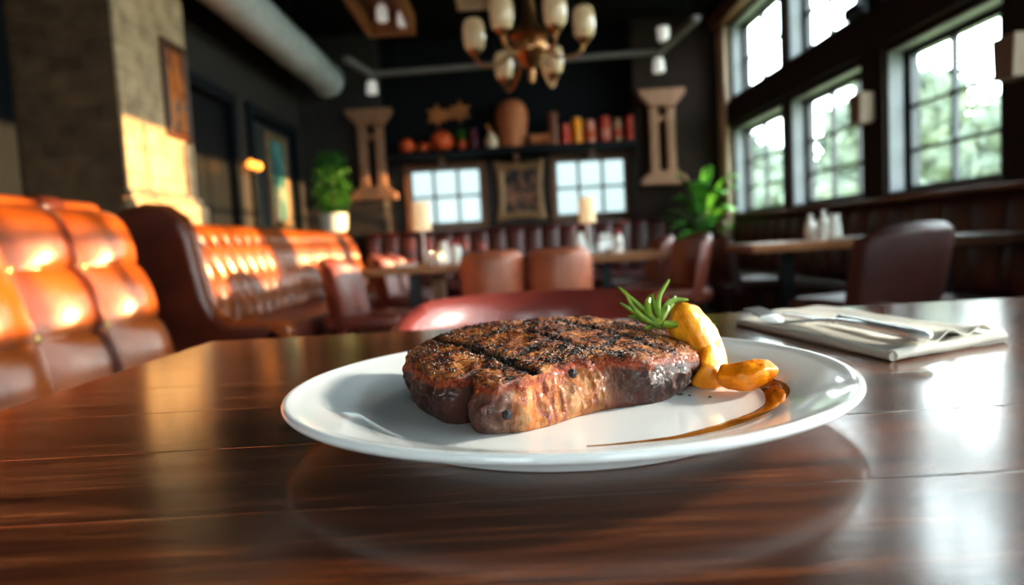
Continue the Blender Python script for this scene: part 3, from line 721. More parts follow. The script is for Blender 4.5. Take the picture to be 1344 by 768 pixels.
# ================================================================== SAUCE
def sauce_mat():
    mt, nt, b = nmat('brown_jus')
    v = coords(nt); n = nd(nt, 'ShaderNodeTexNoise', Scale=70.0, Detail=3.0); lk(nt, v, n.inputs['Vector'])
    lk(nt, ramp(nt, n.outputs[0], [(0.3, (0.20, 0.060, 0.008)), (0.7, (0.42, 0.155, 0.022))]), b.inputs['Base Color'])
    b.inputs['Roughness'].default_value = 0.06; b.inputs['Coat Weight'].default_value = 0.5; b.inputs['Coat Roughness'].default_value = .03
    b.inputs['Subsurface Weight'].default_value = .15; b.inputs['Subsurface Scale'].default_value = .002
    return mt
cl = [((770, 586), .0006), ((800, 584), .0011), ((850, 579), .0016), ((890, 574), .0021), ((925, 566), .0036), ((955, 558), .0042), ((985, 548), .0052), ((1007, 538), .0058), ((1020, 524), .0060), ((1018, 512), .0056),
      ((1005, 504), .0052), ((985, 501), .0056), ((962, 502), .0062), ((935, 503), .0064), ((912, 504), .0060), ((895, 506), .0035)]
def on_plate(px, py):
    q = xy(px, py, ZW)
    for _ in range(12): q = xy(px, py, plate_z(math.hypot(q.x - PCX, q.y - PCY)) * .5 + atz_prev(q) * .5)
    return q
def atz_prev(q): return plate_z(math.hypot(q.x - PCX, q.y - PCY))
C2 = [(on_plate(px, py), wd) for (px, py), wd in cl]
rs = []; NF = 110
for i in range(NF):
    u = i / (NF - 1) * (len(C2) - 1); k = min(int(u), len(C2) - 2); f = u - k
    p0, p1, p2, p3 = (C2[max(k - 1, 0)], C2[k], C2[k + 1], C2[min(k + 2, len(C2) - 1)])
    def cr(a, b, c, d): return 0.5 * ((2 * b) + (c - a) * f + (2 * a - 5 * b + 4 * c - d) * f * f + (3 * b - a - 3 * c + d) * f ** 3)
    c = cr(p0[0], p1[0], p2[0], p3[0]); w_ = max(.0003, cr(p0[1], p1[1], p2[1], p3[1])) * (1 + .18 * noise.noise(Vector((c.x, c.y, 0)) * 120))
    tg = (p2[0] - p1[0]).normalized(); sd = Vector((-tg.y, tg.x))
    row = []
    for j in range(9):
        s = (j - 4) / 4; q = c + sd * w_ * s
        r = math.hypot(q.x - PCX, q.y - PCY)
        row.append(Vector((q.x, q.y, plate_z(r) + .00012 + (.0009 * (1 - s * s)) * min(1, w_ / .003))))
    for j in (3, 2, 1, 0, -1): pass
    row += [Vector((v_.x, v_.y, v_.z - .0006)) for v_ in reversed(row[1:-1])]
    rs.append(row)
tag(MB().rings(rs).build('sauce_drizzle', sauce_mat(), angle=80), 'glossy brown sauce drizzled in a curve along the right of the plate well', 'sauce')
# a few crumbs on the well
cr_l = [((893, 519), .0012), ((905, 520), .0007), ((932, 522), .0008), ((915, 516), .0006), ((903, 558), .0006), ((752, 551), .0007), ((640, 574), .0007)]
for k, ((px, py), r) in enumerate(cr_l[:3]):
    mb = MB(); vs = bmesh.ops.create_icosphere(mb.bm, subdivisions=1, radius=r)['verts']
    for v_ in vs: v_.co = Vector((v_.co.x * 1.4, v_.co.y, v_.co.z * .6)) * (1 + .3 * noise.noise(v_.co * 3000))
    o = mb.build('crumb', M['pepper'], smooth=False); q = xy(px, py, ZW); o.location = (q.x, q.y, ZW + r * .5)
    tag(o, ('largest dark crumb on the plate right of the steak', 'tiny dark crumb just right of the largest crumb', 'dark crumb on the plate in front of the standing wedge')[k], 'crumb', 'crumbs on the plate')

# ================================================================== NAPKIN AND CUTLERY
NB = Vector((0.271, 0.487, TZ)); NA_ = Vector((-0.033, 0.237, 0)); NB_ = Vector((0.119, 0.055, 0))
nap = MB()
eL = NA_.normalized(); eW = NB_.normalized(); LL, WW = NA_.length, NB_.length
prof_n = []   # folded cloth cross-section: two folded layers joined by a rounded fold on the plate side
def layer(z0, z1, off, w0, w1, seed, fold):
    n = 26; k = 22; grid = []
    for i in range(n + 1):
        row = []
        for j in range(k + 1):
            s, t = i / n, j / k
            wv = .0011 * math.sin(s * 9 + seed + t * 3) + .0010 * math.sin(t * 11 + seed * 2 + s * 2)
            lift = .006 * max(0, (.12 - s) / .12) ** 1.5 * math.sin(t * 8 + seed) ** 2 * fold
            row.append(NB + eL * (s * LL + off * .5) + eW * (w0 + (w1 - w0) * t) + Vector((0, 0, z1 + wv * .8 + lift)))
        grid.append(row)
    for g in grid:
        for p_ in (g[0], g[-1]): p_.z = max(TZ + z0 + .0012, p_.z - .0012)
    top_ = grid; bot_ = [[p_ + Vector((0, 0, -(z1 - z0))) for p_ in g] for g in grid]
    rr = [t_ + list(reversed(b_)) for t_, b_ in zip(top_, bot_)]
    nap.rings(rr)
layer(.0004, .0032, 0, 0, WW, 1.0, 0)
layer(.0036, .0064, .006, .002, WW * .97, 2.4, 0.6)
layer(.0068, .0086, .020, .030, WW * .99, 4.1, 1.0)
# rolled fold along the near short side and along the long edge facing the plate
nap.tube([NB + eW * (WW * f) + eL * .001 + Vector((0, 0, .0044 + .0006 * math.sin(f * 9))) for f in [i / 14 for i in range(15)]], .0042, 12)
nap.tube([NB + eL * (LL * f) + Vector((0, 0, .0036)) for f in [i / 14 for i in range(15)]], .0034, 12)
tag(nap.build('folded_napkin', M['linen'], angle=80), 'folded off-white linen napkin on the table beyond the plate', 'napkin')
ZN = TZ + .0105
def utensil_axis(a, b): a = Vector(a); b = Vector(b); d = (b - a); L = d.length; d.normalize(); return a, d, Vector((-d.y, d.x, 0)).normalized(), L
# fork
fk = thing('fork', 'silver fork with tines raised over the far edge of the napkin', 'fork', (0, 0, 0))
a, d, sd, L = utensil_axis(atz(1180, 438, ZN + .003), atz(1030, 423, ZN + .003))
HX = atz(1030, 424, ZN + .001); TIP = at(984, 404, HX.y + .036)
dd = (TIP - HX); dh = Vector((dd.x, dd.y, 0)); hl = dh.length; dh.normalize(); sdh = Vector((-dh.y, dh.x, 0))
END = atz(1190, 436, ZN + .004)
rs = []
for i in range(22):
    t = i / 21; p_ = END.lerp(HX, t) + Vector((0, 0, .006 * math.sin(PI * t)))
    w_ = .0052 * (1 - t) ** .7 + .0028; h_ = .0016
    s2 = Vector((-(HX - END).y, (HX - END).x, 0)).normalized()
    rs.append([p_ + s2 * w_ * math.cos(2 * PI * j / 12) + Vector((0, 0, h_ * math.sin(2 * PI * j / 12))) for j in range(12)])
MB().rings(rs).build('handle', M['silver'], fk)
mb = MB(); rs = []
HB = .040
for i in range(14):
    t = i / 13; p_ = HX + dh * (hl * .45 * t) + Vector((0, 0, dd.z * .45 * t * t - .001 * math.sin(PI * t)))
    w_ = .0030 + .0105 * sm(0, .75, t); h_ = .0011
    rs.append([p_ + sdh * w_ * math.cos(2 * PI * j / 14) + Vector((0, 0, h_ * math.sin(2 * PI * j / 14))) for j in range(14)])
fhd = mb.rings(rs).build('fork_head', M['silver'], fk)
for k in range(4):
    o_ = (k - 1.5) * .0062
    st = HX + dh * (hl * .43) + Vector((0, 0, dd.z * .42)) + sdh * o_; en = HX + dh * hl + Vector((0, 0, dd.z)) + sdh * o_ * 1.02
    MB().tube([st.lerp(en, f) + Vector((0, 0, .0012 * math.sin(PI * f))) for f in (0, .2, .4, .6, .8, .93, 1)], [.0017, .0017, .0016, .0014, .0012, .0009, .0004], 8).build('tine', M['silver'], fhd)
# knife
kn = thing('table_knife', 'silver table knife with a thick handle lying across the napkin', 'knife', (0, 0, 0))
K0 = atz(1221, 444, ZN + .004); K1 = atz(1104, 421, ZN + .006); kd = (K1 - K0).normalized(); ks = Vector((-kd.y, kd.x, 0)).normalized(); kl = (K1 - K0).length
rs = []
for i in range(22):
    t = i / 21; e = min(1, math.sqrt(max(0, 1 - (1 - min(1, t * 9)) ** 2)))
    w_ = (.0088 - .0026 * t) * max(.1, e); h_ = .0046 * max(.1, e)
    p_ = K0.lerp(K1, t) + Vector((0, 0, .001))
    rs.append([p_ + ks * w_ * math.cos(2 * PI * j / 16) + Vector((0, 0, h_ * math.sin(2 * PI * j / 16))) for j in range(16)])
MB().rings(rs).build('handle', M['silver'], kn)
rs = []; blen = .095
for i in range(24):
    t = i / 23; w_ = .0082 * (1 if t < .75 else math.sqrt(max(.002, 1 - ((t - .75) / .25) ** 2)))
    p_ = K1 + kd * (blen * t - .002) + Vector((0, 0, -.0010 - .003 * t)); cx = .0082 - w_
    rs.append([p_ + ks * (-w_ + cx * -1), p_ + ks * 0 + Vector((0, 0, .0009)), p_ + ks * w_ + Vector((0, 0, .0010)), p_ + ks * w_ - Vector((0, 0, .0008)), p_ - Vector((0, 0, .0006))])
MB().rings(rs).build('blade', M['silver'], kn)

# ================================================================== SEATING
def tub_shell(r, th, z0, top, arm_drop, sweep, flare=1.0, n=40):
    """curved wrap-round back, open towards +Y (front)"""
    rs = []
    for i in range(n + 1):
        a = -PI / 2 + (i / n - .5) * sweep
        u = abs(i / n - .5) * 2
        zt = top - arm_drop * sm(.45, 1, u)
        ring = []
        for (dr, f) in ((0, 0), (0, .5), (0.004, .9), (-.1 * th, .97), (-.5 * th, 1.0), (-.9 * th, .97), (-th, .9), (-th, .45), (-th, 0)):
            z = z0 + (zt - z0) * f
            R_ = (r + dr) * (1 + (flare - 1) * f)
            ring.append((R_ * math.cos(a), R_ * math.sin(a), z))
        rs.append(ring)
    return rs
def make_tub(name, label, mat, group, r=.27, top=.76, arm_drop=.06, flare=1.05, seat_z=.46, th=.06, legs='wood'):
    t = thing(name, label, 'chair', group=group)
    MB().rings(tub_shell(r, th, .20, top, arm_drop, PI * 1.25, flare)).build('backrest', mat, t, angle=75)
    ps = [(0.0005, .30), (r * .80, .30), (r * .85, .32), (r * .86, seat_z - .03), (r * .83, seat_z - .008), (r * .7, seat_z), (0.0005, seat_z + .006)]
    MB().lathe(ps, (0, .015, 0), 36).build('seat', mat, t, angle=70)
    for k in range(4):
        a = PI / 4 + k * PI / 2; p0 = Vector((r * .72 * math.cos(a), r * .72 * math.sin(a), 0)); p1 = Vector((r * .6 * math.cos(a), r * .6 * math.sin(a), .31))
        MB().tube([p0, p1], [.012, .018], 10).build('leg', M['blackleg'], t)
    return t
def make_dining(name, label, mat, group, w=.46, d=.46, seat=.47, top=.82):
    """side chair facing +Y with a curved upholstered back that wraps into the seat sides"""
    t = thing(name, label, 'chair', group=group)
    MB().box((0, .0, seat - .045), (w, d, .09), None, .03, 4).build('seat', mat, t, angle=60)
    rs = []
    n = 24
    for i in range(n + 1):
        u = (i / n - .5) * 2; x = u * w * .52; yb = -d * .5 + .10 * abs(u) ** 2.4
        zt = top - .05 * abs(u) ** 3; ring = []
        for (o_, f) in ((0, 0), (-.035, .5), (-.065, .9), (-.06, .97), (-.04, 1.0), (-.015, .97), (-.008, .9), (.025, .45), (.055, 0)):
            ring.append((x, yb + o_, seat - .10 + (zt - seat + .10) * f))
        rs.append(ring)
    MB().rings(rs).build('backrest', mat, t, angle=75)
    for sx in (-1, 1):
        for sy in (-1, 1):
            MB().tube([(sx * w * .44, sy * d * .46, 0), (sx * w * .40, sy * d * .38, seat - .08)], [.013, .02], 10).build('leg', M['blackleg'], t)
    return t

# tub chair just beyond the main table
front_tub = make_tub('tub_chair', 'rounded dark red leather tub chair tucked in across the main table', M['cordov'], None, r=.245, top=.752, arm_drop=.035, flare=1.06, th=.05)
front_tub.location = (.045, 1.135, 0); front_tub.rotation_euler = (0, 0, PI)
# two tub chairs in the middle, backs to us
g = 'tub chairs at the centre tables'
tc = make_tub('tub_chair', 'terracotta leather tub chair in front of the left centre table', M['tub'], g, r=.207, top=.805, arm_drop=.05, flare=1.03, th=.06)
P = at(645, 330, 4.5); tc.location = (P.x, 4.5, 0)
P = at(733, 330, 4.48); copy_tree(tc, 'terracotta leather tub chair between the two centre tables, right of its twin', (P.x, 4.48, 0), -.08)
# chairs left of the left table
g = 'leather side chairs by the left booth'
dc = make_dining('dining_chair', 'dark red leather side chair nearest us in front of the long left booth', M['ox'], g, top=.82)
dc.location = (-.87, 4.22, 0); dc.rotation_euler = (0, 0, -PI / 2 - .12)
copy_tree(dc, 'red leather side chair behind the left centre table, nearer of the two there', (-.86, 5.62, 0), -PI / 2 - .05)
copy_tree(dc, 'red leather side chair farthest along the left booth, behind the left centre table', (-.86, 6.30, 0), -PI / 2)
# right pair, facing left
g = 'leather side chairs right of the right centre table'
dr = make_dining('dining_chair', 'reddish leather side chair at the right end of the right centre table, nearer one', M['ox'], g, top=.85, seat=.50)
dr.location = (1.03, 4.55, 0); dr.rotation_euler = (0, 0, PI / 2 + .12)
copy_tree(dr, 'reddish leather side chair just behind the nearer chair at the right centre table', (1.01, 5.47, 0), PI / 2)
dr2 = make_dining('dining_chair', 'dark brown leather side chair at the left end of the middle right table', M['darkox'], None, top=.85, seat=.50)
dr2.location = (1.72, 5.08, 0); dr2.rotation_euler = (0, 0, -PI / 2)
big = make_dining('dining_chair', 'large dark brown leather chair with a broad back seen from behind at the right', M['darkox'], None, w=.49, d=.46, seat=.54, top=.845)
P = at(1200, 300, 2.75); big.location = (P.x - .09, 2.93, 0); big.rotation_euler = (0, 0, .40)

# ------------------------------------------------------------------ left booth, near unit (large tufts)
def tufted(X_of, y0, y1, z0, z1, cols, rows, depth, ny, nz, thick, round_top=.08, diamond=False, chan=.5, wide=.5):
    """upholstered back: face towards +X; X_of(z) gives the plane"""
    rs = []
    for i in range(ny + 1):
        y = y0 + (y1 - y0) * i / ny; u = (y - y0) / (y1 - y0) * cols
        col = []
        for j in range(nz + 1):
            f = j / nz; z = z0 + (z1 - z0) * f; v = f * rows
            if diamond:
                a = u + v * .5 * 1.0; b = u - v * .5 * 1.0
                b_ = abs(math.sin(PI * a)) ** .55 * abs(math.sin(PI * b)) ** .55
            else:
                cu = abs(math.sin(PI * u)) ** wide
                cv = abs(math.sin(PI * v)) ** .55
                edge = 1 - abs(math.sin(PI * u)) ** .8
                b_ = cu * (1 - chan + chan * cv)
            x = X_of(z) + depth * (b_ - .6)
            e = min(1, (i / ny) * cols * 3, (1 - i / ny) * cols * 3)
            x -= depth * 1.0 * (1 - sm(0, 1, e))
            zz = z
            if z > z1 - round_top:
                q = (z - (z1 - round_top)) / round_top; x -= round_top * (1 - math.sqrt(max(0, 1 - q * q)))
            col.append((x, y, zz))
        xb = X_of(z1) - thick
        col += [(xb, y, z1 - .002), (xb, y, z0)]
        rs.append(col)
    return MB().rings(rs)
b1 = thing('booth', 'near caramel leather booth with large button tufts at the left edge', 'booth', (0, 0, 0))
XO = lambda z: -1.44 - .17 * max(0, (z - .45) / .6) ** 1.3
BY1 = 2.955; SP = .385
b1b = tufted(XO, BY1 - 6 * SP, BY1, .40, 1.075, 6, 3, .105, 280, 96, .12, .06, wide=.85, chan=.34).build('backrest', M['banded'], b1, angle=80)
for c in range(1, 6):
    for r in range(1, 3):
        z = .40 + .675 * r / 3; y = BY1 - c * SP
        MB().ball((XO(z) - .052, y, z), .021, .6, 1, 1, 14, 8).build('button', M['mbutton'], b1b)
MB().bb((-1.60, BY1 - 6 * SP, .06), (-1.0, BY1, .28), .01).build('base', M['maroonpanel'], b1, smooth=False)
MB().bb((-1.55, BY1 - 6 * SP, .285), (-.96, BY1, .45), .05, 5).build('seat', M['caramel'], b1)
# bolster behind
bol = MB()
YS = [1.0, 2.62, 2.66, 2.86, 2.90, 3.12]
bol.bb((-1.98, BY1 - 6 * SP, .04), (-1.80, 3.10, 1.13), .05, 5)
bol = bol.build('back_bolster', M['caramel'], b1)
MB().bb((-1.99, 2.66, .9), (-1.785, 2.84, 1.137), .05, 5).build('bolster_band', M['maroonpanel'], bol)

# ------------------------------------------------------------------ left booth, long far unit
b2 = thing('booth', 'long caramel leather booth with small tufts running along the left wall', 'booth', (0, 0, 0))
Y0, Y1 = 3.62, 7.75
prof_e = [(-2.02, .0), (-2.06, .6), (-2.05, 1.04), (-2.0, 1.10), (-1.88, 1.135), (-1.76, 1.12), (-1.68, 1.06), (-1.645, .95), (-1.62, .80), (-1.59, .64), (-1.55, .55), (-1.48, .50), (-1.30, .49), (-1.22, .475), (-1.195, .44), (-1.19, .40), (-1.19, 0)]
MB().prism(prof_e, .09, (0, Y0 - .1, 0)).build('end_panel', M['maroonpanel'], b2, bevel=.02, seg=4)
MB().tube([(a_, Y0 - .02, b_) for a_, b_ in prof_e[3:-1]], .028, 12).build('piping', M['caramel'], b2)
MB().lathe([(.0005, -.05), (.055, -.05), (.062, -.04), (.062, .04), (.055, .05), (.0005, .05)], (-1.215, Y0 - .05, .445), 20, rot=Matrix.Rotation(PI / 2, 3, 'X')).build('arm_roll', M['caramel'], b2)
X2 = lambda z: -1.60 - .16 * max(0, (z - .5) / .5) ** 1.2
half = (Y0 + 5.02) ; 
tufted(X2, Y0, 5.0, .47, 1.07, 8, 3.0, .036, 200, 60, .30, .10, True).build('backrest', M['caramel'], b2, angle=80)
tufted(X2, 5.0, Y1, .47, 1.07, 19, 3.0, .036, 380, 60, .30, .10, True).build('backrest', M['caramel'], b2, angle=80)
MB().bb((-1.98, Y0, .0), (-1.25, Y1, .30), .01).build('base', M['maroonpanel'], b2, smooth=False)
MB().bb((-1.80, Y0, .30), (-1.20, 4.98, .47), .05, 5).build('seat', M['ox'], b2)
MB().bb((-1.80, 5.0, .30), (-1.20, Y1, .47), .05, 5).build('seat', M['ox'], b2)

# ------------------------------------------------------------------ back banquette (channel back)
b3 = thing('banquette', 'maroon leather banquette with channelled back along the back wall', 'banquette', (0, 0, 0))
BX0, BX1 = -1.80, 1.95
mbk = tufted(lambda z: 0.0 - .10 * (z - .45), 0, BX1 - BX0, .45, 1.06, 17, 1.0, .045, 340, 40, .16, .08, False, .25)
R90 = Matrix.Rotation(-PI / 2, 4, 'Z')
for v_ in mbk.bm.verts: v_.co = Vector((BX0 + v_.co.y, 8.40 - v_.co.x, v_.co.z))
mbk.build('backrest', M['maroon'], b3, angle=80)
MB().bb((BX0, 7.85, .30), (BX1, 8.44, .47), .05, 5).build('seat', M['maroon'], b3)
MB().bb((BX0, 7.92, 0), (BX1, 8.56, .30), .01).build('base', M['darkox'], b3, smooth=False)
# ------------------------------------------------------------------ right banquette
b4 = thing('banquette', 'dark brown leather tufted banquette running under the windows on the right', 'banquette', (0, 0, 0))
RB0, RB1 = 1.4, 7.85
mbk = tufted(lambda z: 0.0 - .12 * (z - .45), 0, RB1 - RB0, .45, .985, 24, 2.0, .05, 420, 48, .12, .07, False, .55)
for v_ in mbk.bm.verts: v_.co = Vector((2.50 - v_.co.x, RB0 + v_.co.y, v_.co.z))
mbk.build('backrest', M['darkox'], b4, angle=80)
MB().bb((2.19, RB0, .30), (2.52, RB1, .46), .05, 5).build('seat', M['darkox'], b4)
MB().bb((2.24, RB0, 0), (2.70, RB1, .30), .01).build('base', M['darkox'], b4, smooth=False)
MB().bb((2.56, RB0, .985), (2.72, RB1, 1.02), .008).build('cap_rail', M['browntrim'], b4, smooth=False)

# ================================================================== BACKGROUND TABLES
def bg_table(label, x0, x1, y0, y1, z, group=None, th=.055, px=None, bw_=.26, top_m='oakx'):
    t = thing('dining_table', label, 'table', (0, 0, 0), 0, group)
    MB().bb((x0, y0, z - th), (x1, y1, z), .008, 2).build('tabletop', M[top_m], t, smooth=False)
    cx, cy = px or (x0 + x1) / 2, (y0 + y1) / 2
    MB().bb((cx - .04, cy - .04, .03), (cx + .04, cy + .04, z - th), .005).build('pedestal', M['blackleg'], t, smooth=False)
    MB().bb((cx - bw_, cy - .035, 0), (cx + bw_, cy + .035, .035), .006).bb((cx - .035, cy - .2, 0), (cx + .035, cy + .2, .036), .006).build('base', M['blackleg'], t, smooth=False)
    return t
LT = bg_table('oak topped table with a lamp at the left centre of the room', -1.13, -.28, 4.78, 5.30, .722)
MB().bb((-.60, 5.16, 0), (-.50, 5.24, .667), .006).build('leg', M['oak'], LT, smooth=False)
bg_table('oak topped table with a lamp at the right centre of the room', .30, 1.12, 4.80, 5.45, .735)
bg_table('oak topped table holding white bottles below the right windows', 1.50, 2.14, 4.25, 4.80, .757)
bg_table('dark edged table cut off by the right edge of the picture', 1.99, 2.46, 3.18, 3.58, .775, None, .055, 2.12, .05, 'walnut')

# lamps
g = 'table lamps on the centre tables'
def make_lamp(label):
    t = thing('table_lamp', label, 'lamp', (0, 0, 0), 0, g)
    MB().lathe([(.0005, 0), (.06, 0), (.06, .012), (.02, .022), (.0005, .024)], (0, 0, 0), 24).build('base', M['brass'], t)
    MB().lathe([(.012, .02), (.009, .06), (.016, .10), (.009, .14), (.010, .26), (.0005, .265)], (0, 0, 0), 16).build('stem', M['cream'], t)
    MB().lathe([(.066, .255), (.062, .46), (.056, .46), (.060, .255)], (0, 0, 0), 28).build('lamp_shade', M['fabricshade'], t)
    return t
lp = make_lamp('cream shaded table lamp on the left centre table')
P = at(557, 340, 5.05); lp.location = (P.x, 5.05, .722)
P = at(773, 335, 5.15); l2 = copy_tree(lp, 'cream shaded table lamp on the right centre table', (P.x, 5.15, .735)); l2.scale = (.92, .92, .92)
# tableware
g = 'white tableware on the tables in the room'
def lathe_thing(name, prof, mat, label, cat, loc, group=None, n=24, cap=None, capm=None, sx=1, sy=1):
    if cap:
        t = thing(name, label, cat, loc, 0, group)
        MB().lathe(prof, (0, 0, 0), n, sx=sx, sy=sy).build('body', mat, t)
        MB().lathe(cap[1], (0, 0, 0), n).build(cap[0], capm, t)
        return t
    o = MB().lathe(prof, (0, 0, 0), n, sx=sx, sy=sy).build(name, mat); o.location = loc
    return tag(o, label, cat, group)
bot_p = [(.0005, 0), (.034, 0), (.036, .01), (.036, .10), (.028, .125), (.014, .14), (.0005, .142)]
bot_c = [(.0005, .14), (.015, .14), (.016, .165), (.008, .175), (.0005, .175)]
cup_p = [(.0005, 0), (.026, 0), (.034, .02), (.038, .085), (.035, .085), (.031, .02), (.0005, .008)]
jug_p = [(.0005, 0), (.040, 0), (.046, .03), (.040, .10), (.030, .135), (.034, .165), (.031, .165), (.026, .135), (.035, .09), (.0005, .02)]
shk_p = [(.0005, 0), (.022, 0), (.022, .06), (.017, .075), (.0005, .075)]
shk_c = [(.0005, .074), (.018, .074), (.017, .09), (.009, .098), (.0005, .099)]
def on(px, py, Y, z): q = at(px, py, Y); return (q.x, Y, z)
lathe_thing('jug', jug_p, M['cream'], 'white jug right of the lamp on the left centre table', 'jug', on(582, 330, 5.02, .722))
lathe_thing('salt_shaker', shk_p, M['cream'], 'white shaker at the foot of the lamp on the left centre table', 'shaker', on(566, 340, 4.92, .722), None, 20, ('lid', shk_c), M['silver'])
lathe_thing('cup', cup_p, M['cream'], 'white cup in front of the jug on the left centre table', 'cup', on(575, 340, 4.90, .722))
lathe_thing('sauce_bottle', bot_p, M['cream'], 'white bottle with a red cap at the right of the left centre table', 'bottle', on(599, 330, 5.05, .722), None, 24, ('cap', bot_c), M['redpaint'])
t = thing('condiment_tray', 'low white tray of red packets on the left of the left centre table', 'tray', on(534, 345, 4.95, .722))
MB().bb((-.075, -.045, 0), (.075, .045, .022), .006).build('tray', M['cream'], t, smooth=False)
MB().bb((0, -.03, .0225), (.06, .03, .045), .006).build('packet', M['redpaint'], t, smooth=False)
lathe_thing('jug', jug_p, M['cream'], 'white jug left of the lamp on the right centre table', 'jug', on(761, 330, 5.04, .735))
lathe_thing('cup', cup_p, M['clear'], 'clear glass tumbler in front of the lamp on the right centre table', 'glass', on(776, 335, 4.95, .735))
t = thing('napkin_holder', 'white napkin holder right of the lamp on the right centre table', 'napkin holder', on(795, 330, 5.1, .735))
MB().bb((-.05, -.03, 0), (.05, .03, .012), .003).bb((-.05, -.03, .012), (.05, -.024, .09), .002).bb((-.05, .024, .012), (.05, .03, .09), .002).build('holder', M['silver'], t, smooth=False)
MB().bb((-.045, -.022, .0125), (.045, .022, .15), .004).build('napkins', M['cream'], t, smooth=False)
lathe_thing('sauce_bottle', bot_p, M['cream'], 'white bottle with a red cap on the right centre table', 'bottle', on(812, 330, 5.1, .735), None, 24, ('cap', bot_c), M['redpaint'])
lathe_thing('bowl', [(.0005, 0), (.03, 0), (.055, .03), (.06, .04), (.056, .04), (.03, .008), (.0005, .006)], M['cream'], 'small white bowl at the front of the right centre table', 'bowl', on(805, 335, 4.92, .735))
lathe_thing('sauce_bottle', bot_p, M['cream'], 'white bottle at the left of the cluster under the windows', 'bottle', on(1064, 310, 4.45, .757), None, 24, ('cap', bot_c), M['cream'])
b_ = lathe_thing('sauce_bottle', bot_p, M['cream'], 'taller white bottle at the back of the cluster under the windows', 'bottle', on(1081, 310, 4.55, .757), None, 24, ('cap', bot_c), M['cream']); b_.scale = (1, 1, 1.12)
b_ = lathe_thing('jug', jug_p, M['cream'], 'white jug at the right of the cluster under the windows', 'jug', on(1095, 310, 4.45, .757))
lathe_thing('cup', cup_p, M['cream'], 'white cup in front of the bottles under the windows', 'cup', on(1078, 315, 4.33, .757))
for k, px in enumerate((1108, 1125)):
    lathe_thing('saucer', [(.0005, 0), (.03, 0), (.06, .012), (.064, .016), (.03, .006), (.0005, .005)], M['cream'], ('white saucer nearest the jug under the windows', 'white saucer at the right end of the table under the windows')[k], 'saucer', on(px, 315, 4.38, .757))

# ================================================================== BACK WALL DECOR
YS_ = 8.78
sh = thing('wall_shelf', 'long dark shelf of ornaments high in the back wall niche', 'shelf', (0, 0, 0))
MB().bb((NX0 + .002, 8.56, SHZ - .07), (NX1 - .002, YB - .013, SHZ), .006).build('shelf_board', M['navy'], sh, smooth=False)
for px in (577, 677, 778):
    P = at(px, 195, 8.6)
    MB().bb((P.x - .03, 8.62, SHZ - .16), (P.x + .03, YB - .014, SHZ - .07), .01).build('bracket', M['browntrim'], sh, smooth=False)
def shelf_at(px): return (at(px, 185, YS_).x, YS_, SHZ)
def pumpkin(px, r, label):
    t = thing('pumpkin', label, 'pumpkin', shelf_at(px), 0, 'pumpkins on the shelf')
    ps = [(.0005, .08 * r)] + [(r * math.sin(PI * k / 12), r * .94 * (1 - math.cos(PI * k / 12))) for k in range(1, 12)] + [(.0005, r * 1.80)]
    MB().lathe(ps, (0, 0, 0), 40, wob=lambda a: 1 + .06 * abs(math.cos(a * 4)) - .04).build('body', M['pumpkin'], t)
    MB().tube([(0, 0, r * 1.74), (.1 * r, 0, r * 1.92), (.28 * r, 0, r * 2.05)], [.12 * r, .09 * r, .1 * r], 8).build('stem', M['stem'], t)
pumpkin(534, .105, 'orange pumpkin at the far left end of the shelf')
pumpkin(556, .08, 'smallest orange pumpkin between two others on the shelf')
pumpkin(580, .145, 'largest round orange pumpkin on the shelf')
# star garland hung on the niche wall
gl = thing('star_ornament', 'rust brown twin star ornament hung above the pumpkins', 'wall ornament', (0, 0, 0))
for px, py in ((574, 152), (604, 147)):
    P = at(px, py, YB - .03); pts = []
    for k in range(12):
        r_ = .155 if k % 2 == 0 else .082; a = PI / 2 + k * PI / 6; pts.append((P.x + r_ * math.cos(a), P.z + r_ * math.sin(a)))
    MB().prism(pts, .034, (0, YB - .0465, 0)).build('star', M['bronze'], gl, smooth=False, bevel=.006)
P0, P1 = at(574, 152, YB - .03), at(604, 147, YB - .03)
MB().bb((P0.x, YB - .04, P0.z - .05), (P1.x, YB - .0125, P0.z + .06), .01).build('bar', M['bronze'], gl, smooth=False)
t = thing('potted_succulent', 'small green plant in an orange pot on the shelf', 'potted plant', shelf_at(606))
t.scale = (.8, .8, .95)
MB().lathe([(.0005, 0), (.055, 0), (.075, .13), (.08, .14), (.066, .14), (.0005, .12)], (0, 0, 0), 24).build('pot', M['pumpkin'], t)
mb = MB()
for k in range(18):
    a = k * 2.4; r_ = .03 + .03 * (k % 3); mb.tube([(0, 0, .12), (r_ * math.cos(a) * .7, r_ * math.sin(a) * .7, .2), (r_ * math.cos(a) * 1.2, r_ * math.sin(a) * 1.2, .25 + .02 * (k % 4))], [.008, .016, .002], 6)
mb.build('foliage', M['boxgreen'], t)
lathe_thing('vase', [(.0005, 0), (.05, 0), (.078, .07), (.075, .16), (.045, .24), (.05, .27), (.044, .27), (.03, .24), (.0005, .2)], M['purple'], 'plum coloured vase on the shelf left of the pale gourd', 'vase', shelf_at(622))
t = thing('gourd', 'pale pear shaped gourd with a brown stem on the shelf', 'gourd', Vector(shelf_at(645)) + Vector((0, -.12, 0)))
MB().lathe([(.0005, 0), (.06, .005), (.085, .06), (.08, .11), (.05, .16), (.035, .20), (.0005, .22)], (0, 0, 0), 28).build('body', M['gourd'], t)
MB().tube([(0, 0, .21), (-.02, 0, .26), (-.05, 0, .29)], [.022, .018, .02], 8).build('stem', M['bronze'], t)
u_ = lathe_thing('urn', [(.0005, 0), (.17, 0), (.20, .05), (.19, .12), (.205, .25), (.225, .38), (.215, .48), (.17, .57), (.10, .615), (.0005, .63)], M['terra'], 'large rounded terracotta urn in the middle of the shelf', 'urn', shelf_at(673), None, 40); u_.scale = (.92, .92, .98); u_.location.y = 8.79
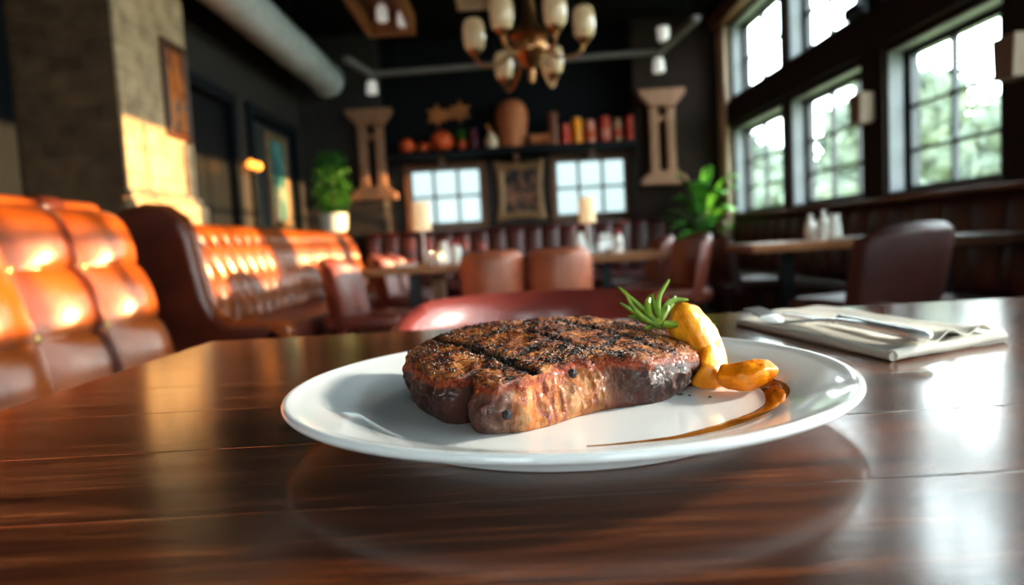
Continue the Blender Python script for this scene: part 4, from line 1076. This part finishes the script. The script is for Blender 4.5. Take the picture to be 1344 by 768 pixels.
o = MB().lathe([(.0005, -.14), (.07, -.14), (.085, -.12), (.078, 0), (.085, .12), (.10, .14), (.10, .17), (.06, .18), (.0005, .18)], (0, 0, 0), 28, rot=Matrix.Rotation(PI / 2, 3, 'Y')).build('jar', M['terra'])
o.scale = (.8, .8, .8); o.location = Vector(shelf_at(706)) + Vector((0, -.13, .082)); tag(o, 'small terracotta jar lying on its side against the urn', 'jar')
lathe_thing('carved_post', [(.0005, 0), (.075, 0), (.075, .04), (.055, .06), (.06, .2), (.055, .36), (.07, .38), (.06, .42), (.0005, .43)], M['copperwood'], 'tall brown carved post standing on the shelf', 'ornament', shelf_at(727))
JR = [(742, .062, .27, 'redjar', 'redpaint', 'plain red jar at the left end of the row on the shelf'), (758, .072, .34, 'amber', 'amber', 'bright amber yellow jar on the shelf'), (775, .066, .30, 'pinkjar', 'pumpkin', 'pink jar with an orange band on the shelf'),
      (795, .074, .34, 'redjar', 'pinkjar', 'red jar with a pink band, third from the right on the shelf'), (811, .064, .30, 'beige', 'redjar', 'beige labelled jar, second from the right on the shelf'), (826, .056, .32, 'redjar', 'redpaint', 'narrow red jar at the right end of the shelf')]
for k, (px, r, h, ma, mb_, lab) in enumerate(JR):
    t = thing('jar', lab, 'jar', Vector(shelf_at(px)) + Vector((0, -.09 if k == 5 else 0.03 * (k % 2), 0)), 0, 'row of jars on the right of the shelf')
    MB().lathe([(.0005, 0), (r * .92, 0), (r, .015), (r, h * .8), (r * .85, h * .86), (.0005, h * .87)], (0, 0, 0), 24).build('body', M[ma], t)
    MB().lathe([(r * 1.015, h * .22), (r * 1.02, h * .23), (r * 1.02, h * .55), (r * 1.015, h * .56), (r * .98, h * .55), (r * .98, h * .23)], (0, 0, 0), 24).build('label_band', M[mb_], t)
    MB().lathe([(.0005, h * .865), (r * .88, h * .865), (r * .88, h * .98), (r * .8, h), (.0005, h)], (0, 0, 0), 24).build('lid', M[ma], t)

# carved wall brackets on both piers
g = 'carved timber columns on the back wall piers'
def make_bracket(label):
    t = thing('wall_column', label, 'wall ornament', (0, 0, 0), 0, g)
    cap = [(-.16, .62), (-.22, .70), (-.27, .76), (-.29, .80), (-.29, .86), (.29, .86), (.29, .80), (.27, .76), (.22, .70), (.16, .62)]
    MB().prism(cap, .16, (0, -.16, 0)).build('capital', M['oak'], t, smooth=False, bevel=.012)
    base_ = [(-.17, -.27), (-.22, -.33), (-.28, -.37), (-.29, -.41), (-.29, -.47), (.29, -.47), (.29, -.41), (.28, -.37), (.22, -.33), (.17, -.27)]
    MB().prism(base_, .16, (0, -.16, 0)).build('base', M['oak'], t, smooth=False, bevel=.012)
    for s in (-1, 1): MB().bb((s * .105 - .055, -.12, -.27), (s * .105 + .055, 0, .62), .012).build('post', M['oak'], t, smooth=False)
    MB().bb((-.05, -.1, .42), (.05, -.02, .50), .01).build('crosspiece', M['oak'], t, smooth=False)
    return t
P = at(491, 222, YN); wb = make_bracket('carved timber column hung on the pier left of the shelf'); wb.location = (P.x, YN - .001, P.z); wb.scale = (.98, 1, .83)
P = at(868, 200, YN); w2 = copy_tree(wb, 'carved timber column hung on the pier right of the shelf', (P.x, YN - .001, P.z)); w2.scale = (.98, 1, .87)

# framed pictures
def picture(name, label, cx, cz, w_, h_, mfr, mcv, concave=0.0, fw=.09, dep=.04):
    """hangs in the XZ plane facing -Y; origin at its centre"""
    t = thing(name, label, 'picture', (0, 0, 0)); n = 14
    def outline(hw, hh, con):
        pts = []
        cs = [(-hw, -hh), (hw, -hh), (hw, hh), (-hw, hh)]
        for k in range(4):
            a = Vector(cs[k]); b = Vector(cs[(k + 1) % 4]); nrm = Vector((-(b - a).y, (b - a).x)).normalized()
            for q in range(n):
                f = q / n; pts.append(a.lerp(b, f) + nrm * con * math.sin(PI * f))
        return pts
    o_ = outline(w_ / 2, h_ / 2, concave); i_ = outline(w_ / 2 - fw, h_ / 2 - fw, concave * .3)
    m_ = [(a + b) / 2 for a, b in zip(o_, i_)]
    rs = [[(p_.x, -y, p_.y) for p_ in q] for q, y in ((o_, 0), (o_, dep * .7), (m_, dep), (i_, dep * .55), (i_, 0))]
    MB().rings(rs, True, False, False, loop=True).build('frame', mfr, t, angle=30)
    MB().bb((-w_ / 2 + fw * .8, -dep * .4, -h_ / 2 + fw * .8), (w_ / 2 - fw * .8, -.002, h_ / 2 - fw * .8)).build('canvas', mcv, t, smooth=False)
    return t
P = at(683, 250, YB); pc = picture('framed_picture', 'ornate gilt framed dark portrait between the two back windows', 0, 0, .66, .80, M['gilt'], M['canvas2'], .045, .12); pc.location = (P.x, YB - .001, P.z)
A = atx(208, 110, PX1); B = atx(250, 125, PX1)
pc = picture('framed_picture', 'tall dark framed orange painting on the sunlit stone pier', 0, 0, .36, .62, M['giltdark'], M['canvas1'], 0, .055, .035)
ta, tb = atx(207, 50, PX1), atx(212, 178, PX1); tc2, td = atx(246, 68, PX1), atx(250, 188, PX1)
cy, cz = (ta.y + td.y) / 2, (ta.z + tb.z + tc2.z + td.z) / 4
pc.location = (PX1 + .001, cy, cz); pc.rotation_euler = (0, 0, PI / 2); pc.scale = (abs(td.y - ta.y) / .36, 1, ((ta.z - tb.z) + (tc2.z - td.z)) / 2 / .62)
pc = picture('framed_picture', 'gilt framed teal painting hanging in the farther dark doorway', 0, 0, .5, 1.0, M['gilt'], M['canvas3'], 0, .06)
P = atx(364, 238, XL - .05); pc.location = (XL - .049, P.y, P.z); pc.rotation_euler = (0, 0, PI / 2); pc.scale = (1.25, 1, 1.0)
# conduit on the pier
P = atx(241, 190, PX1 + .01)
tag(MB().tube([(PX1 + .008, P.y, P.z), (PX1 + .008, P.y, 1.31)], .008, 8).build('cable_conduit', M['giltdark']), 'thin dark cable conduit running down the stone pier below the painting', 'conduit')
# amber twin globe sconce between the doors
P = atx(322, 219, XL + .10)
t = thing('wall_sconce', 'wall light with two glowing amber globes beside the dark doorways', 'wall light', (XL + .036, 6.57, P.z))
MB().bb((-.03, -.03, -.06), (.0, .03, .06), .008).build('backplate', M['brass'], t, smooth=False)
for s in (-1, 1):
    MB().tube([(0, 0, -.02), (.05, s * .05, -.03), (.09, s * .075, -.01)], .007, 8).build('arm', M['brass'], t)
    MB().ball((.095, s * .085, .03), .045).build('globe', M['bulb'], t)

# ================================================================== PLANTS
t = thing('potted_shrub', 'bushy bright green plant in a white pot at the end of the left booth', 'potted plant', (0, 0, 0))
P = at(455, 306, 8.42); PZ = .971
t.location = (-1.90, 7.55, 1.071)
MB().lathe([(.0005, 0), (.115, 0), (.135, .02), (.15, .20), (.138, .20), (.12, .16), (.0005, .16)], (0, 0, 0), 28).build('pot', M['potwhite'], t)
mb = MB(); rnd = random.Random(5)
for k in range(1500):
    z = .18 + .68 * rnd.random(); a = rnd.random() * 2 * PI; r_ = (.06 + .15 * math.sin(PI * min(1, (z - .12) / .8)) ** .6) * math.sqrt(rnd.random())
    c = Vector((r_ * math.cos(a), r_ * math.sin(a), z)); dv = Vector((rnd.uniform(-1, 1), rnd.uniform(-1, 1), rnd.uniform(-.3, 1))).normalized(); s2 = dv.cross(Vector((rnd.uniform(-1, 1), rnd.uniform(-1, 1), rnd.uniform(-1, 1)))).normalized()
    L_ = .042; w_ = .013
    vs = [mb.bm.verts.new(c), mb.bm.verts.new(c + dv * L_ * .5 + s2 * w_), mb.bm.verts.new(c + dv * L_), mb.bm.verts.new(c + dv * L_ * .5 - s2 * w_)]; mb.bm.faces.new(vs)
mb.build('foliage', M['boxgreen'], t, smooth=False)
MB().tube([(0, 0, .15), (0.01, 0, .5), (0, 0, .75)], [.02, .015, .006], 8).build('stem', M['stem'], t)

P = at(928, 300, 7.35)
t = thing('potted_palm', 'tall broad leaved palm in front of the corner of the window wall', 'potted plant', (2.30, 8.14, 0))
MB().lathe([(.0005, 0), (.15, 0), (.17, .03), (.20, .36), (.185, .36), (.16, .30), (.0005, .30)], (0, 0, 0), 32).build('pot', M['potdark'], t)
mb = MB()
def frond(az, reach, h0, h1, wl, nm='leaf'):
    P_ = [Vector((0, 0, .3)), Vector((reach * .22 * math.cos(az), reach * .22 * math.sin(az), h0)), Vector((reach * .62 * math.cos(az), reach * .62 * math.sin(az), h1)), Vector((reach * math.cos(az), reach * math.sin(az), h1 - .42 * reach))]
    MB().tube(P_[:2], [.012, .008], 6).build('stalk', M['plantdark'], t)
    rs = []; 
    for i in range(17):
        f = i / 16; a = P_[1].lerp(P_[2], f); b = P_[2].lerp(P_[3], f); p_ = a.lerp(b, f)
        sd_ = Vector((-math.sin(az), math.cos(az), 0)); w_ = wl * math.sin(PI * min(1, f * .92 + .06)) ** .7 + .002
        rs.append([p_ - sd_ * w_ + Vector((0, 0, -.25 * w_)), p_ + Vector((0, 0, .12 * w_)), p_ + sd_ * w_ + Vector((0, 0, -.25 * w_)), p_ + Vector((0, 0, .12 * w_ - .004))])
    MB().rings(rs).build(nm, M['plantdark'], t)
FR = [(3.05, .50, .95, 1.26, .08), (-2.6, .52, .8, 1.12, .08), (-.5, .45, 1.25, 1.62, .07), (-1.2, .42, 1.1, 1.45, .075), (2.9, .55, .85, 1.18, .085), (3.6, .45, 1.0, 1.42, .09), (-.2, .42, 1.05, 1.50, .085), (.6, .5, .9, 1.3, .08), (1.5, .4, 1.1, 1.6, .08), (4.4, .4, 1.05, 1.55, .09), (5.2, .5, .9, 1.28, .085), (2.2, .45, 1.0, 1.45, .08), (3.9, .55, .75, 1.0, .08), (5.8, .45, .75, 1.02, .08), (3.2, .35, 1.2, 1.66, .075), (4.8, .3, 1.2, 1.7, .07)]
for f in FR: frond(*f)

# ================================================================== CEILING
dt = thing('air_duct', 'round galvanised air duct running under the ceiling on the left', 'duct', (0, 0, 0))
DX, DZ, DR = -2.06, 2.90, .19
MB().lathe([(DR, 0), (DR, 11.2), (DR - .008, 11.2), (DR - .008, 0)], (DX, -2.9, DZ), 40, rot=Matrix.Rotation(-PI / 2, 3, 'X')).build('pipe', M['duct'], dt)
MB().lathe([(.0005, 0), (DR + .012, 0), (DR + .012, .05), (.0005, .05)], (DX, 8.3, DZ), 40, rot=Matrix.Rotation(-PI / 2, 3, 'X')).build('end_cap', M['duct'], dt)
for yy in (1.0, 3.0, 5.0, 7.0):
    MB().lathe([(DR + .008, 0), (DR + .008, .05), (DR - .001, .05), (DR - .001, 0)], (DX, yy, DZ), 40, rot=Matrix.Rotation(-PI / 2, 3, 'X')).build('joint_band', M['duct'], dt)
    MB().tube([(DX, yy + .02, DZ + DR), (DX, yy + .02, ZC - .001)], .008, 8).build('hanger', M['blackleg'], dt)
# track rail, U shaped
tr = thing('track_rail', 'grey ceiling track rail bent at both ends in front of the back wall', 'track rail', (0, 0, 0))
z = 2.93
A_ = atz(455, 78, z); B_ = atz(487, 98, z); C_ = atz(866, 68, z); D_ = atz(914, 24, z)
Yr = (B_.y + C_.y) / 2
pts = [A_, B_, C_, D_]
for a, b in zip(pts, pts[1:]):
    d_ = (b - a).normalized(); ang = math.atan2(d_.y, d_.x)
    MB().box((a + b) / 2, ((b - a).length + .04, .075, .06), Matrix.Rotation(ang, 3, 'Z'), .008).build('rail', M['rail'], tr, smooth=False)
for q in (B_.lerp(C_, .1), B_.lerp(C_, .9), A_.lerp(B_, .1), C_.lerp(D_, .8)):
    MB().tube([q + Vector((0, 0, .03)), (q.x, q.y, ZC - .001)], .004, 8).build('hanger', M['blackleg'], tr)
g = 'white track spotlights on the ceiling rail'
def spot(label, p_):
    t = thing('track_spotlight', label, 'spotlight', p_, 0, g)
    MB().tube([(0, 0, 0), (0, 0, -.05)], .012, 8).build('stem', M['rail'], t)
    MB().lathe([(.0005, -.04), (.05, -.045), (.062, -.08), (.07, -.19), (.06, -.20), (.0005, -.185)], (0, 0, 0), 24).build('lamp_head', M['whitelamp'], t)
    return t
spt = spot('white spotlight hanging at the left bend of the ceiling rail', B_ + Vector((0, 0, -.03)))
copy_tree(spt, 'white spotlight hanging at the right bend of the ceiling rail', C_ + Vector((-.02, 0, -.03)))
q = C_.lerp(D_, .12); s3 = copy_tree(spt, 'white spotlight standing above the right bend of the ceiling rail', q + Vector((0, 0, .034))); s3.rotation_euler = (PI, 0, 0)
# hanging timber light boxes
def light_box(label, x0_, x1_, y0_, y1_, z0, hgt, lamps, mt_='oakx'):
    t = thing('ceiling_light_box', label, 'ceiling light', (0, 0, 0), 0, 'timber light boxes under the ceiling')
    e = .05
    f = MB().bb((x0_, y0_, z0), (x1_, y0_ + e, z0 + hgt)).bb((x0_, y1_ - e, z0), (x1_, y1_, z0 + hgt)).bb((x0_, y0_ + e, z0), (x0_ + e, y1_ - e, z0 + hgt)).bb((x1_ - e, y0_ + e, z0), (x1_, y1_ - e, z0 + hgt))
    f.build('frame', M[mt_], t, smooth=False)
    MB().bb((x0_ + e, y0_ + e, z0 + hgt - .03), (x1_ - e, y1_ - e, z0 + hgt - .002)).build('top_board', M['browntrim'], t, smooth=False)
    for (lx, ly) in lamps: MB().lathe([(.0005, -.16), (.05, -.155), (.058, -.12), (.055, -.04), (.03, 0), (.0005, 0)], (lx, ly, z0 + hgt - .031), 20).build('lamp', M['whitelamp'], t)
    for (lx, ly) in ((x0_ + .1, y0_ + .1), (x1_ - .1, y1_ - .1), (x0_ + .1, y1_ - .1), (x1_ - .1, y0_ + .1)): MB().tube([(lx, ly, z0 + hgt - .003), (lx, ly, ZC - .001)], .008, 6).build('hanger', M['blackleg'], t)
    return t
zz = 3.0
a = atz(484, 50, zz); b = atz(546, 46, zz)
l1 = atz(497, 16, zz + .1); l2_ = atz(534, 22, zz + .1)
light_box('timber ceiling light box with two white lamps at the upper left', a.x, b.x, a.y - 1.5, a.y, zz, .2, [(l1.x + .03, l1.y), (l2_.x - .04, l2_.y)])
a = atz(601, 15, 3.0); b = atz(648, 12, 3.0)
light_box('timber ceiling light box beside the top of the chandelier', a.x, b.x, a.y - 1.3, a.y, 3.0, .2, [], 'paletrim')
# chandelier
YC = 4.5; hub = at(696, 62, YC)
ch = thing('chandelier', 'brass chandelier with six cream glass shades hanging from the ceiling', 'chandelier', hub)
MB().lathe([(.0005, -.23), (.014, -.22), (.022, -.18), (.02, -.14), (.045, -.12), (.10, -.055), (.115, -.01), (.10, .04), (.135, .065), (.10, .10), (.06, .15), (.042, .25), (.03, .34), (.022, .46), (.0005, .46)], (0, 0, 0), 36).build('body', M['brass'], ch)
MB().tube([(0, 0, .45), (0, 0, ZC - hub.z - .05)], .010, 10).build('rod', M['brass'], ch)
MB().lathe([(.0005, -.06), (.03, -.055), (.075, -.02), (.08, -.001), (.0005, -.001)], (0, 0, ZC - hub.z), 24).build('ceiling_rose', M['brass'], ch)
SHD = [(622, 47, YC), (766, 30, YC), (658, 18, YC - .30), (728, 14, YC - .30), (661, 87, YC + .34), (727, 80, YC + .34)]
for px, py, Y in SHD:
    c = at(px, py, Y) - hub
    q_ = .92 if Y > YC + .2 else 1.0; hh = .10 * q_; b0 = c + Vector((0, 0, -hh)); dr_ = Vector((c.x, c.y, 0)).normalized(); rr_ = math.hypot(c.x, c.y)
    arm = MB().tube([dr_ * .09 + Vector((0, 0, min(-.0, 0) + .0)), dr_ * (rr_ * .5) + Vector((0, 0, min(0, b0.z) * .6 - .085)), dr_ * (rr_ * .8) + Vector((0, 0, b0.z - .11)), dr_ * (rr_ * .97) + Vector((0, 0, b0.z - .07)), b0 + Vector((0, 0, -.01))], .014, 10)
    arm = arm.build('arm', M['brass'], ch, sub=1)
    MB().lathe([(.0005, -.035), (.02, -.03), (.035, -.005), (.045, .005), (.0005, .006)], b0, 20).build('cup', M['brass'], arm)
    MB().lathe([(.0005, .004 * q_), (.048 * q_, .006), (.064 * q_, .03 * q_), (.072 * q_, .09 * q_), (.071 * q_, .15 * q_), (.060 * q_, .19 * q_), (.044 * q_, .203 * q_), (.0005, .203 * q_)], b0, 28).build('lamp_shade', M['shade'], arm)

# sconces on the window posts
g = 'box sconces on the window posts'
def sconce(label, p_):
    t = thing('wall_sconce', label, 'wall light', p_, 0, g)
    MB().bb((-.02, -.05, -.09), (0, .05, .09), .006).build('backplate', M['sconce'], t, smooth=False)
    MB().prism([(-.07, -.11), (.07, -.11), (.085, .11), (-.085, .11)], -.11, (-.021, 0, 0), 'YZ').build('lamp_shade', M['sconce'], t, smooth=False, bevel=.006)
    return t
P = atx(1146, 140, XR - .06); sc = sconce('box wall light on the post between the middle and near windows', (XR - .031, 5.12, P.z))
P = atx(1341, 75, XR - .06); copy_tree(sc, 'box wall light on the post at the right edge of the picture', (XR - .031, 3.60, P.z))
P = atx(1132, 10, XR - .1)
t = thing('security_camera', 'small dark camera on a bracket high on the window post', 'camera', (XR - .031, 5.16, P.z))
MB().tube([(0, 0, .06), (-.06, 0, .06), (-.09, 0, .02)], .012, 8).build('bracket', M['blackleg'], t)
MB().bb((-.15, -.13, -.06), (-.06, .07, .03), .012).build('housing', M['blackleg'], t, smooth=False)
MB().lathe([(.0005, 0), (.03, 0), (.03, .02), (.0005, .02)], (-.105, -.131, -.015), 16, rot=Matrix.Rotation(PI / 2, 3, 'X')).build('lens', M['navy'], t)

# ================================================================== OUTSIDE
struct(MB().bb((3.2, -14, -.6), (60, 60, -.5)).build('ground_lawn', M['lawn'], smooth=False))
rnd = random.Random(21)
TR = [(9.2, 16.6, 4.3, 1.8, 'bushy green tree seen through the near lower window, left panes'), (14.0, 18.2, 4.2, 1.7, 'green tree seen through the near lower window, right panes'), (8.6, 21.6, 4.6, 1.9, 'tree seen through the middle lower window'),
      (8.6, 27.0, 5.0, 2.2, 'tree seen through the far lower window'), (17, 24, 4.4, 2.6, 'distant broad tree behind the near window trees')]
for k, (x, y, h, r, lab) in enumerate(TR):
    t = thing('tree', lab, 'tree', (x, y, -.5), 0, 'trees outside the windows')
    MB().tube([(0, 0, 0), (.05, 0, h * .4), (0, .05, h * .8)], [.16, .12, .04], 10).build('trunk', M['bark'], t)
    mb = MB(); cl_ = [(Vector((rnd.uniform(-.6, .6) * r, rnd.uniform(-.6, .6) * r, h * (.40 + .55 * rnd.random()))), r * rnd.uniform(.3, .55)) for _ in range(12)]
    for c, cr_ in cl_:
        vs = bmesh.ops.create_icosphere(mb.bm, subdivisions=3, radius=cr_ * .82)['verts']
        for v_ in vs: v_.co = v_.co * (1 + .28 * noise.noise(v_.co * 2.2 + c)) + c
        for _ in range(230):
            dv = Vector((rnd.gauss(0, 1), rnd.gauss(0, 1), rnd.gauss(0, 1))).normalized(); p_ = c + dv * cr_ * rnd.random() ** .4
            s1 = Vector((rnd.gauss(0, 1), rnd.gauss(0, 1), rnd.gauss(0, 1))).normalized(); s2 = s1.cross(dv).normalized() if abs(s1.dot(dv)) < .95 else Vector((1, 0, 0)); L_ = .19
            vs = [mb.bm.verts.new(p_ - s1 * L_), mb.bm.verts.new(p_ + s2 * L_ * .5), mb.bm.verts.new(p_ + s1 * L_), mb.bm.verts.new(p_ - s2 * L_ * .5)]; mb.bm.faces.new(vs)
    mb.build('crown', M['treeleaf'], t, smooth=False)

# ================================================================== LIGHT
wd = bpy.data.worlds.new('sky'); scene.world = wd; wd.use_nodes = True
nt = wd.node_tree; bg = nt.nodes['Background']
tc_ = nt.nodes.new('ShaderNodeTexCoord'); sp_ = nt.nodes.new('ShaderNodeSeparateXYZ'); lk(nt, tc_.outputs['Generated'], sp_.inputs[0])
lk(nt, ramp(nt, math_(nt, 'ADD', math_(nt, 'MULTIPLY', sp_.outputs[2], .5), .5), [(0.0, (0.35, 0.40, 0.36)), (0.49, (0.75, 0.84, 0.84)), (0.56, (0.90, 0.98, 1.0)), (1.0, (0.72, 0.90, 1.0))]), bg.inputs[0])
bg.inputs[1].default_value = 12.0

def spotlamp(name, loc, target, energy, angle, col, size, blend=.15, sc=(1, 1, 1)):
    l = bpy.data.lights.new(name, 'SPOT'); l.energy = energy; l.spot_size = angle; l.spot_blend = blend; l.color = col; l.shadow_soft_size = size
    o = bpy.data.objects.new(name, l); COL.objects.link(o); o.location = loc
    o.rotation_euler = (Vector(target) - Vector(loc)).to_track_quat('-Z', 'Y').to_euler(); o.scale = sc
    return o
# low evening sun through the lower windows
spotlamp('low_sun', (22, 4.7, 3.0), (2.9, 4.8, 1.55), 125000, math.radians(28), (1.0, .58, .24), .12, .1, (1, .17, 1))

# added spot lamp outside the nearest side window, brightens plate, steak and table
spotlamp('window_sunlight', (5.6, 2.3, 2.72), (0.05, 0.42, 0.78), 3600, math.radians(34), (1.0, .90, .78), .30, .35)

def area(name, loc, rot, sx, sy, e, col):
    l = bpy.data.lights.new(name, 'AREA'); l.shape = 'RECTANGLE'; l.size = sx; l.size_y = sy; l.energy = e; l.color = col
    o = bpy.data.objects.new(name, l); COL.objects.link(o); o.location = loc; o.rotation_euler = rot; return o

scene.view_settings.view_transform = 'Standard'
scene.view_settings.look = 'None'
scene.view_settings.exposure = 0.0
for lk_ in ('Medium High Contrast', 'Standard - Medium High Contrast'):
    try: scene.view_settings.look = lk_; break
    except TypeError: pass
scene.cycles.use_denoising = True
scene.cycles.max_bounces = 8
scene.cycles.sample_clamp_indirect = 8.0
scene.cycles.transparent_max_bounces = 12
